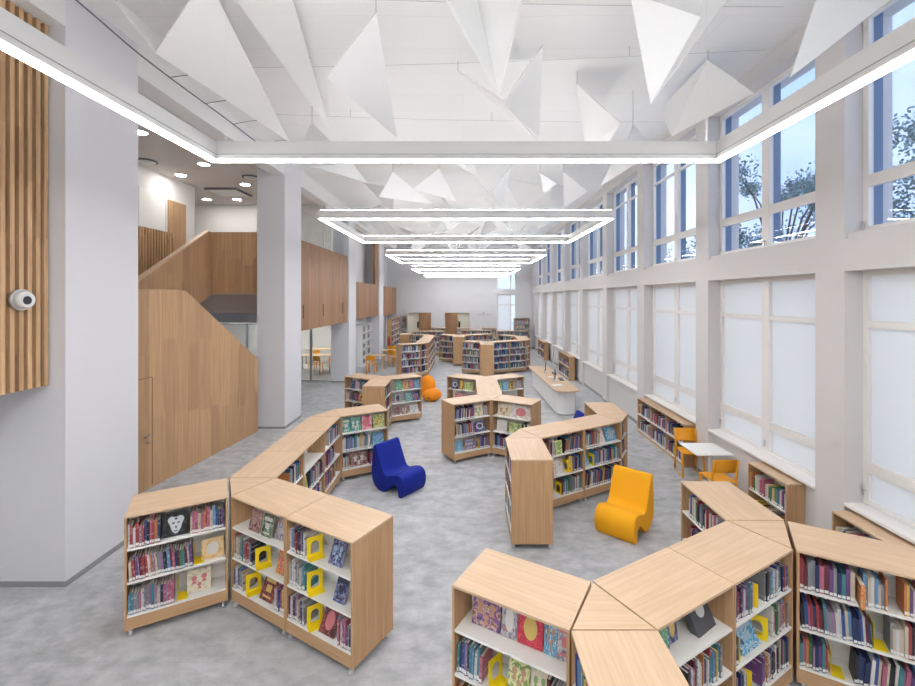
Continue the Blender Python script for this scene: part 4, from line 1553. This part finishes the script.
far_case((3.0, 21.19), 90, 'rear bookcase of the back right straight row', 'l')
far_case((1.66, 22.56), -30, 'bookcase at the end of the back right row turned left', 'm')
far_case((1.85, 25.4), 0, 'back bookcase near the far window, left one', 'n')
far_case((2.75, 25.4), 0, 'back bookcase near the far window, right one', 'o')
far_case((-.08, 21.5), 90, 'four shelf bookcase with second end panel facing the camera, left of aisle centre', 'p')
corner_unit([(-.63, 22.41), (-.09, 22.41), (-.36, 22.87)], 'triangular unit behind the second end panel', HB, 4)
far_case((-1.42, 22.85), -30, 'four shelf bookcase left of the second end panel', 'q')
far_case((-.078, 22.402), 30, 'four shelf bookcase right of the second end panel, near one', 'r')
far_case((.702, 22.852), 30, 'four shelf bookcase right of the second end panel, far one', 's')
far_case((-.3, 26.0), 0, 'low back bookcase in the middle before the end wall, left one', 't')
far_case((.6, 26.0), 0, 'low back bookcase in the middle before the end wall, right one', 'u')
far_case((-2.25, 27.9), 0, 'last row bookcase beside the left wooden door leaf', 'v')
far_case((-.6, 27.9), 0, 'last row bookcase in front of the right doorway', 'w')
far_case((1.05, 27.9), 0, 'last row bookcase left of the far window', 'x')

# tall wall cases
tc_ = bookcase((-4.35, 25.55), 90, 'tall oak bookcase along the left wall at the back', 'y', shelves=6, H=2.05, L=2.9, D=.32, double=False, castors=False, z0=0, mid=3, group='tall wall bookcases')
fill(tc_, theme='mixed', bays=3)
rt_ = bookcase((3.12, 28.1), 0, 'tall oak bookcase in the far right corner by the window', 'z', shelves=6, H=2.0, L=1.0, D=.5, double=False, castors=False, z0=0, group='tall wall bookcases')
fill(rt_, theme='pale')
ft_ = bookcase((-4.28, 28.97), 0, 'narrow tall rack against the end wall beside the left doorway', 'aa', shelves=5, H=2.1, L=.34, D=.3, double=False, castors=False, z0=0, group='tall wall bookcases')
fill(ft_, theme='pinkish')
fx = empty('fire_extinguisher', (-4.5, 25.42, .55))
MB().cyl((0, 0, 0), .075, .42).build('cylinder', M['red'], fx)
MB().cyl((0, 0, .42), .03, .06).box(-.03, .05, -.01, .01, .48, .50).build('valve', M['black'], fx)
MB().box(-.06, .06, .07, .125, .12, .3).build('bracket', M['black'], fx)
tag(fx, 'red fire extinguisher on the end of the tall left wall bookcase', 'fire extinguisher')


# low window cases
def window_case(y_near, L, lb, mid, theme, H=.8, xf=4.30, D=.255):
    # front faces -X: local x runs along +Y reversed
    c = bookcase((xf, y_near + L), -90, lb, lb, shelves=2, H=H, L=L, D=D, double=False, castors=False, z0=0, mid=mid, group='low bookcases under the windows')
    fill(c, theme=theme, bays=mid, density=.95)
    return c


window_case(3.9, 1.22, 'low oak bookcase under the nearest window, partly hidden at the right edge', 1, 'dark')
W4 = window_case(5.84, .80, 'short low bookcase under the second window with yellow books', 1, 'yellowish')
window_case(8.6, 2.32, 'long low bookcase beside the yellow chairs and white table', 3, 'mixed')
window_case(17.65, 1.95, 'low bookcase by the windows beyond the service desk, nearer one', 2, 'dark', H=.92, xf=4.17)
window_case(23.3, 1.9, 'low bookcase by the windows farthest away', 2, 'dark', H=.92, xf=4.17)

# all remaining books as one object
tag(stuff.build('books', [plain('spine ' + n, c, .45) for n, c in PAL.items()] + [M['spinelabel']]),
    'many small colourful books filling the shelves of the farther bookcases', 'books', None, 'stuff')


# ================================================================== SEATING
def lounge_chair(loc, rz, mat, label):
    """profile: y 0 front to .8 rear"""
    root = empty('lounge_chair', loc, rz)
    prof = [(.045, 0), (-.005, .09), (-.02, .21), (.015, .315), (.10, .365), (.20, .355), (.29, .325), (.38, .30), (.455, .33), (.515, .44), (.59, .61), (.65, .74),
            (.685, .765), (.73, .74), (.745, .60), (.765, .41), (.77, .24), (.72, .10), (.61, .015), (.50, .0), (.41, .03), (.33, .10), (.24, .17), (.165, .175), (.12, .11), (.10, .0)]
    pr = spline(prof, 4)
    pr = [(a, max(0, b)) for a, b in pr]
    hw = .285
    m = MB()
    n = len(pr)
    # rounded sides: several slices
    cx_ = sum(a for a, b in pr) / n
    rings = [(-hw, .012), (-hw + .006, .004), (-hw + .016, 0), (hw - .016, 0), (hw - .006, .004), (hw, .012)]
    # inward offset by normals
    def off(d):
        out = []
        for i in range(n):
            p0, p1 = pr[i - 1], pr[(i + 1) % n]
            t_ = Vector((p1[0] - p0[0], p1[1] - p0[1]))
            if t_.length > 0:
                t_.normalize()
            nr = Vector((t_.y, -t_.x))
            out.append((pr[i][0] + nr.x * d, max(0.0, pr[i][1] + nr.y * d)))
        return out
    for xx, d in rings:
        for a, b in off(d):
            m.v.append((xx, a, b))
    for k in range(len(rings) - 1):
        for i in range(n):
            j = (i + 1) % n
            m.face([k * n + i, k * n + j, (k + 1) * n + j, (k + 1) * n + i], 0, True)
    m.face([i for i in range(n)][::-1])
    m.face([(len(rings) - 1) * n + i for i in range(n)])
    m.build('upholstery', mat, root)
    return tag(root, label, 'lounge chair')


# yellow: front edge runs from (1.82,6.25) to (2.23,5.875); rear direction is its perpendicular
def chair_at(p, q, mat, label):
    """p = front left floor point seen from the chair's own left, q the other end; rear lies to the left of p->q"""
    mx_, my_ = (p[0] + q[0]) / 2, (p[1] + q[1]) / 2
    a = math.atan2(q[1] - p[1], q[0] - p[0])
    return lounge_chair((mx_, my_, 0), a, mat, label)


chair_at((1.845, 6.24), (2.27, 5.86), M['yfab'], 'yellow upholstered lounge chair without legs in front of the shelves')
chair_at((-1.06, 7.22), (-.71, 7.69), M['bfab'], 'blue upholstered lounge chair without legs beside the left bookcases')
lounge_chair((1.95, 9.66, 0), R(-80), M['bfab'], 'second blue lounge chair half hidden behind the yellow chair block')

bb = empty('bean_bag', (-1.16, 14.25, 0))
MB().ball((.05, -.05, .20), .35, .33, .20, fn=lambda d: 1 + .06 * math.sin(3 * d.x + 2)).build('seat_lobe', M['obag'], bb)
MB().ball((-.11, .10, .44), .27, .22, .36, fn=lambda d: 1 + .05 * math.sin(4 * d.y)).build('back_lobe', M['obag'], bb)
MB().cyl((-.02, -.385, .16), .035, .02, 'y', 14).build('badge', M['black'], bb)
tag(bb, 'orange lobed bean bag on the floor by the left middle bookcase', 'bean bag')


def plastic_chair(loc, rz, label, mat=None, group='orange yellow plastic chairs'):
    mat = mat or M['ypla']
    root = empty('chair', loc, rz)     # faces -y locally
    s = MB().box(-.18, .18, -.20, .19, .435, .46)
    s.build('seat', mat, root, bevel=.02)
    MB().extrude(spline([(.17, .60), (.20, .68), (.225, .80), (.24, .80), (.215, .68), (.185, .59)], 3), -.18, .18, 'x', smooth=True).build('backrest', mat, root)
    for sx in (-.185, .185):
        MB().tube([(sx, -.17, .45), (sx, -.20, .25), (sx, -.22, .02)], .019, 8).build('leg', mat, root)
        MB().tube([(sx, .23, .80), (sx, .19, .60), (sx, .17, .45), (sx, .2, .25), (sx, .23, .02)], .019, 8).build('leg', mat, root)
        MB().tube([(sx, -.25, .045), (sx, -.18, .012), (sx, .1, .012), (sx, .24, .03)], .013, 8).build('skid', mat, root)
    return tag(root, label, 'chair', group)


plastic_chair((4.24, 8.26, 0), R(-8), 'orange yellow plastic chair behind the white table, beside the long low bookcase')
plastic_chair((4.08, 7.05, 0), R(180), 'orange yellow plastic chair with its back to the camera at the white table')


def table(loc, w_, d_, h_, label, mtop, mleg):
    root = empty('table', loc)
    MB().box(-w_ / 2, w_ / 2, -d_ / 2, d_ / 2, h_ - .022, h_).build('tabletop', mtop, root, bevel=.004)
    for sx in (-1, 1):
        for sy in (-1, 1):
            MB().cyl((sx * (w_ / 2 - .06), sy * (d_ / 2 - .06), 0), .016, h_ - .022, n=12).build('leg', mleg, root)
    return tag(root, label, 'table')


wt = empty('table', (4.18, 7.60, 0))
MB().box(-.31, .31, -.30, .30, .698, .72).build('tabletop', M['white'], wt, bevel=.004)
MB().cyl((.08, 0, .02), .03, .678).build('pedestal', M['white'], wt)
MB().cyl((.08, 0, 0), .2, .02, r2=.18, n=28).build('foot_plate', M['white'], wt)
tag(wt, 'small square white table against the window wall', 'table')
table((-4.1, 20.1, 0), .7, .7, .72, 'light wood table by the left columns, nearer one', M['top'], M['top'])
table((-3.9, 22.0, 0), .7, .7, .72, 'light wood table by the left columns, farther one', M['top'], M['top'])
plastic_chair((-4.2, 19.35, 0), R(180), 'yellow chair in front of the light wood table by the left columns')
plastic_chair((-3.55, 21.4, 0), R(160), 'yellow chair between the two light wood tables')
plastic_chair((-3.9, 22.75, 0), R(0), 'yellow chair behind the farther light wood table')
table((-6.9, 20.0, 0), 1.6, .8, .74, 'table in the glazed room near the partition', M['top'], M['dark'])
table((-7.4, 22.5, 0), 1.6, .8, .74, 'table at the back of the glazed room', M['top'], M['dark'])
plastic_chair((-6.6, 19.3, 0), R(180), 'yellow chair inside the glazed room, nearest the glass', group='yellow chairs in the glazed room')
plastic_chair((-6.4, 21.1, 0), R(-30), 'yellow chair inside the glazed room between the tables', group='yellow chairs in the glazed room')
plastic_chair((-7.3, 20.9, 0), R(0), 'yellow chair inside the glazed room behind the front table', group='yellow chairs in the glazed room')
# wall rack in second bay
rk = bookcase((-5.03, 21.2), 90, 'pale open rack against the rear left wall', 'rack', shelves=5, H=2.0, L=2.0, D=.32, double=False, castors=False, z0=0, mid=2, group='tall wall bookcases')

for ch in rk['root'].children:
    if not ch.name.startswith('shelf'):
        ch.data.materials[0] = M['white']
rkb = MB()
rn = random.Random(8)
for k in range(2):
    for i in range(5):
        for q in range(3):
            x = .08 + k * .98 + q * .3
            m_ = side_matrix(rk, False) @ Matrix.Translation((x, .06, rk['decks'][i] + .002)) @ Matrix.Diagonal((rn.uniform(.1, .22), .15, rn.uniform(.14, .26), 1))
            rkb.box(0, 1, 0, 1, 0, 1, 0, m_)
tag(rkb.build('storage_boxes', plain('mixed grey boxes', (.3, .3, .31), .6)), 'grey boxes standing on the pale open rack', 'boxes', kind='stuff')


# ================================================================== SERVICE DESK
def rounded(x0, x1, y0, y1, n=24, slant=0):
    """long shape with a half-round near end (toward -y)"""
    r = (x1 - x0) / 2
    cx_ = (x0 + x1) / 2
    pts = [(cx_ + r * math.cos(PI + PI * i / n), y0 + r * .75 + r * .75 * math.sin(PI + PI * i / n)) for i in range(n + 1)]
    return pts + [(x1, y1), (x0, y1)]


dk = empty('service_desk', (2.86, 12.1, 0), R(1.5))
MB().prism(rounded(-.37, .37, 0, 4.55), .72, .75).build('desktop', M['top'], dk)
MB().prism(rounded(-.24, .30, .28, 4.4), .03, .72, smooth=False).build('body', M['white'], dk)
MB().prism(rounded(-.22, .28, .32, 4.36), 0, .03).build('plinth', M['skirt'], dk)
tag(dk, 'long white service desk with light wood top and rounded end', 'desk')


def monitor(x, y, lb, rz):
    r_ = empty('monitor', (x, y, .751), rz)
    MB().box(-.11, .11, -.08, .08, 0, .012).build('foot', M['chrome'], r_)
    MB().cyl((0, .025, .012), .012, .12).build('stand', M['chrome'], r_)
    MB().box(-.2, .2, -.014, .012, .10, .34).build('screen', M['screen'], r_, bevel=.004)
    tag(r_, lb, 'monitor', 'monitors on the service desk')


monitor(2.78, 15.2, 'thin dark monitor on the service desk, farther one', R(80))
monitor(2.80, 13.7, 'thin dark monitor on the service desk, nearer one', R(80))
for x, y, lb in ((3.04, 13.9, 'black keyboard on the service desk near the closer monitor'), (3.04, 15.0, 'black keyboard on the service desk near the farther monitor')):
    k = empty('keyboard', (x, y, .751), R(85))
    MB().box(-.21, .21, -.07, .07, 0, .014).build('base', M['black'], k, bevel=.003)
    MB().box(-.2, .2, -.06, .06, .014, .02).build('keys', M['dark'], k)
    tag(k, lb, 'keyboard', 'keyboards')
for x, y, a, lb in ((2.72, 13.0, 10, 'white paper sheet on the service desk near its rounded end'), (2.85, 14.3, -15, 'white paper sheet on the service desk between the monitors')):
    tag(MB().box(-.15, .15, -.11, .11, 0, .004).build('paper_sheet', M['paper'], loc=(x, y, .751), rz=R(a)), lb, 'paper', 'papers on the desk')

# ================================================================== OUTSIDE
tag(MB().box(5.2, 60, -20, 70, -.6, -.5).build('outdoor_ground', M['ground']), 'pale ground added outside the windows to bounce light', 'ground', kind='structure')  # ground plane added for its bounce light


def tree(x, y, h_, r_, seed, label, nleaf=5200):
    rn = random.Random(seed)
    root = empty('tree', (x, y, -.5))
    t = MB()
    t.tube([(0, 0, 0), (.05, 0, h_ * .4), (0, .1, h_ * .8)], [.16, .12, .04], 8)
    cl = []
    for i in range(26):
        a = rn.uniform(0, 2 * PI)
        zz = rn.uniform(.42, 1.0)
        rad = r_ * math.sqrt(rn.random()) * (1.15 - abs(zz - .65))
        c = Vector((rad * math.cos(a), rad * math.sin(a), h_ * zz))
        cl.append((c, rn.uniform(.35, .8)))
        t.tube([(0, 0, h_ * zz * .55), tuple(c * .6 + Vector((0, 0, h_ * zz * .3))), tuple(c)], [.05, .03, .012], 5)
    t.build('trunk', M['bark'], root)
    m = MB()
    for i in range(nleaf):
        c, cr_ = rn.choice(cl)
        d = Vector((rn.gauss(0, 1), rn.gauss(0, 1), rn.gauss(0, .8)))
        p = c + d * cr_ * .55
        u = Vector((rn.uniform(-1, 1), rn.uniform(-1, 1), rn.uniform(-1, 1))).normalized() * .06
        v = u.cross(Vector((rn.uniform(-1, 1), rn.uniform(-1, 1), rn.uniform(-1, 1)))).normalized() * .036
        b = len(m.v)
        m.v += [tuple(p - u), tuple(p + v), tuple(p + u), tuple(p - v)]
        m.face([b, b + 1, b + 2, b + 3])
    m.build('foliage', M['leaf'], root)
    tag(root, label, 'tree', 'trees outside the windows')


tree(11.5, 16.0, 8.6, 2.6, 1, 'leafy tree outside the second upper window', 12000)
tree(12.5, 10.3, 8.2, 2.2, 4, 'leafy tree outside the upper window at the right picture edge', 12000)
tree(16, 34, 8.0, 2.6, 6, 'farther tree seen low through the middle upper windows', 4000)
tree(12, 38, 7.5, 2.0, 9, 'small tree seen beyond the far upper windows', 3000)
hd = MB()
rn = random.Random(5)
for i in range(5000):
    p = Vector((rn.uniform(16, 18), rn.uniform(9, 28), 0))
    p.z = rn.uniform(0, 4.6 + .8 * math.sin(p.y * 1.3))
    u = Vector((rn.uniform(-1, 1), rn.uniform(-1, 1), rn.uniform(-1, 1))).normalized() * .2
    v = u.cross(Vector((rn.uniform(-1, 1), rn.uniform(-1, 1), rn.uniform(-1, 1)))).normalized() * .12
    b = len(hd.v)
    hd.v += [tuple(p - u), tuple(p + v), tuple(p + u), tuple(p - v)]
    hd.face([b, b + 1, b + 2, b + 3])
tag(hd.build('hedge', M['leaf']), 'dark shrubbery outside at the foot of the trees', 'hedge', kind='stuff')
for o in COL.objects:
    if o.parent is None and o.get('category') in ('chair', 'table', 'lounge chair', 'bean bag', 'desk', 'monitor', 'keyboard', 'paper') and o.location.z < 1:
        o.location.z += FZ
for nm in ('window_31', 'door_1', 'door_2'):
    bpy.data.objects[nm].location.z += FZ
print('books', n_books, 'pictures', n_pic, 'objects', len(bpy.data.objects))
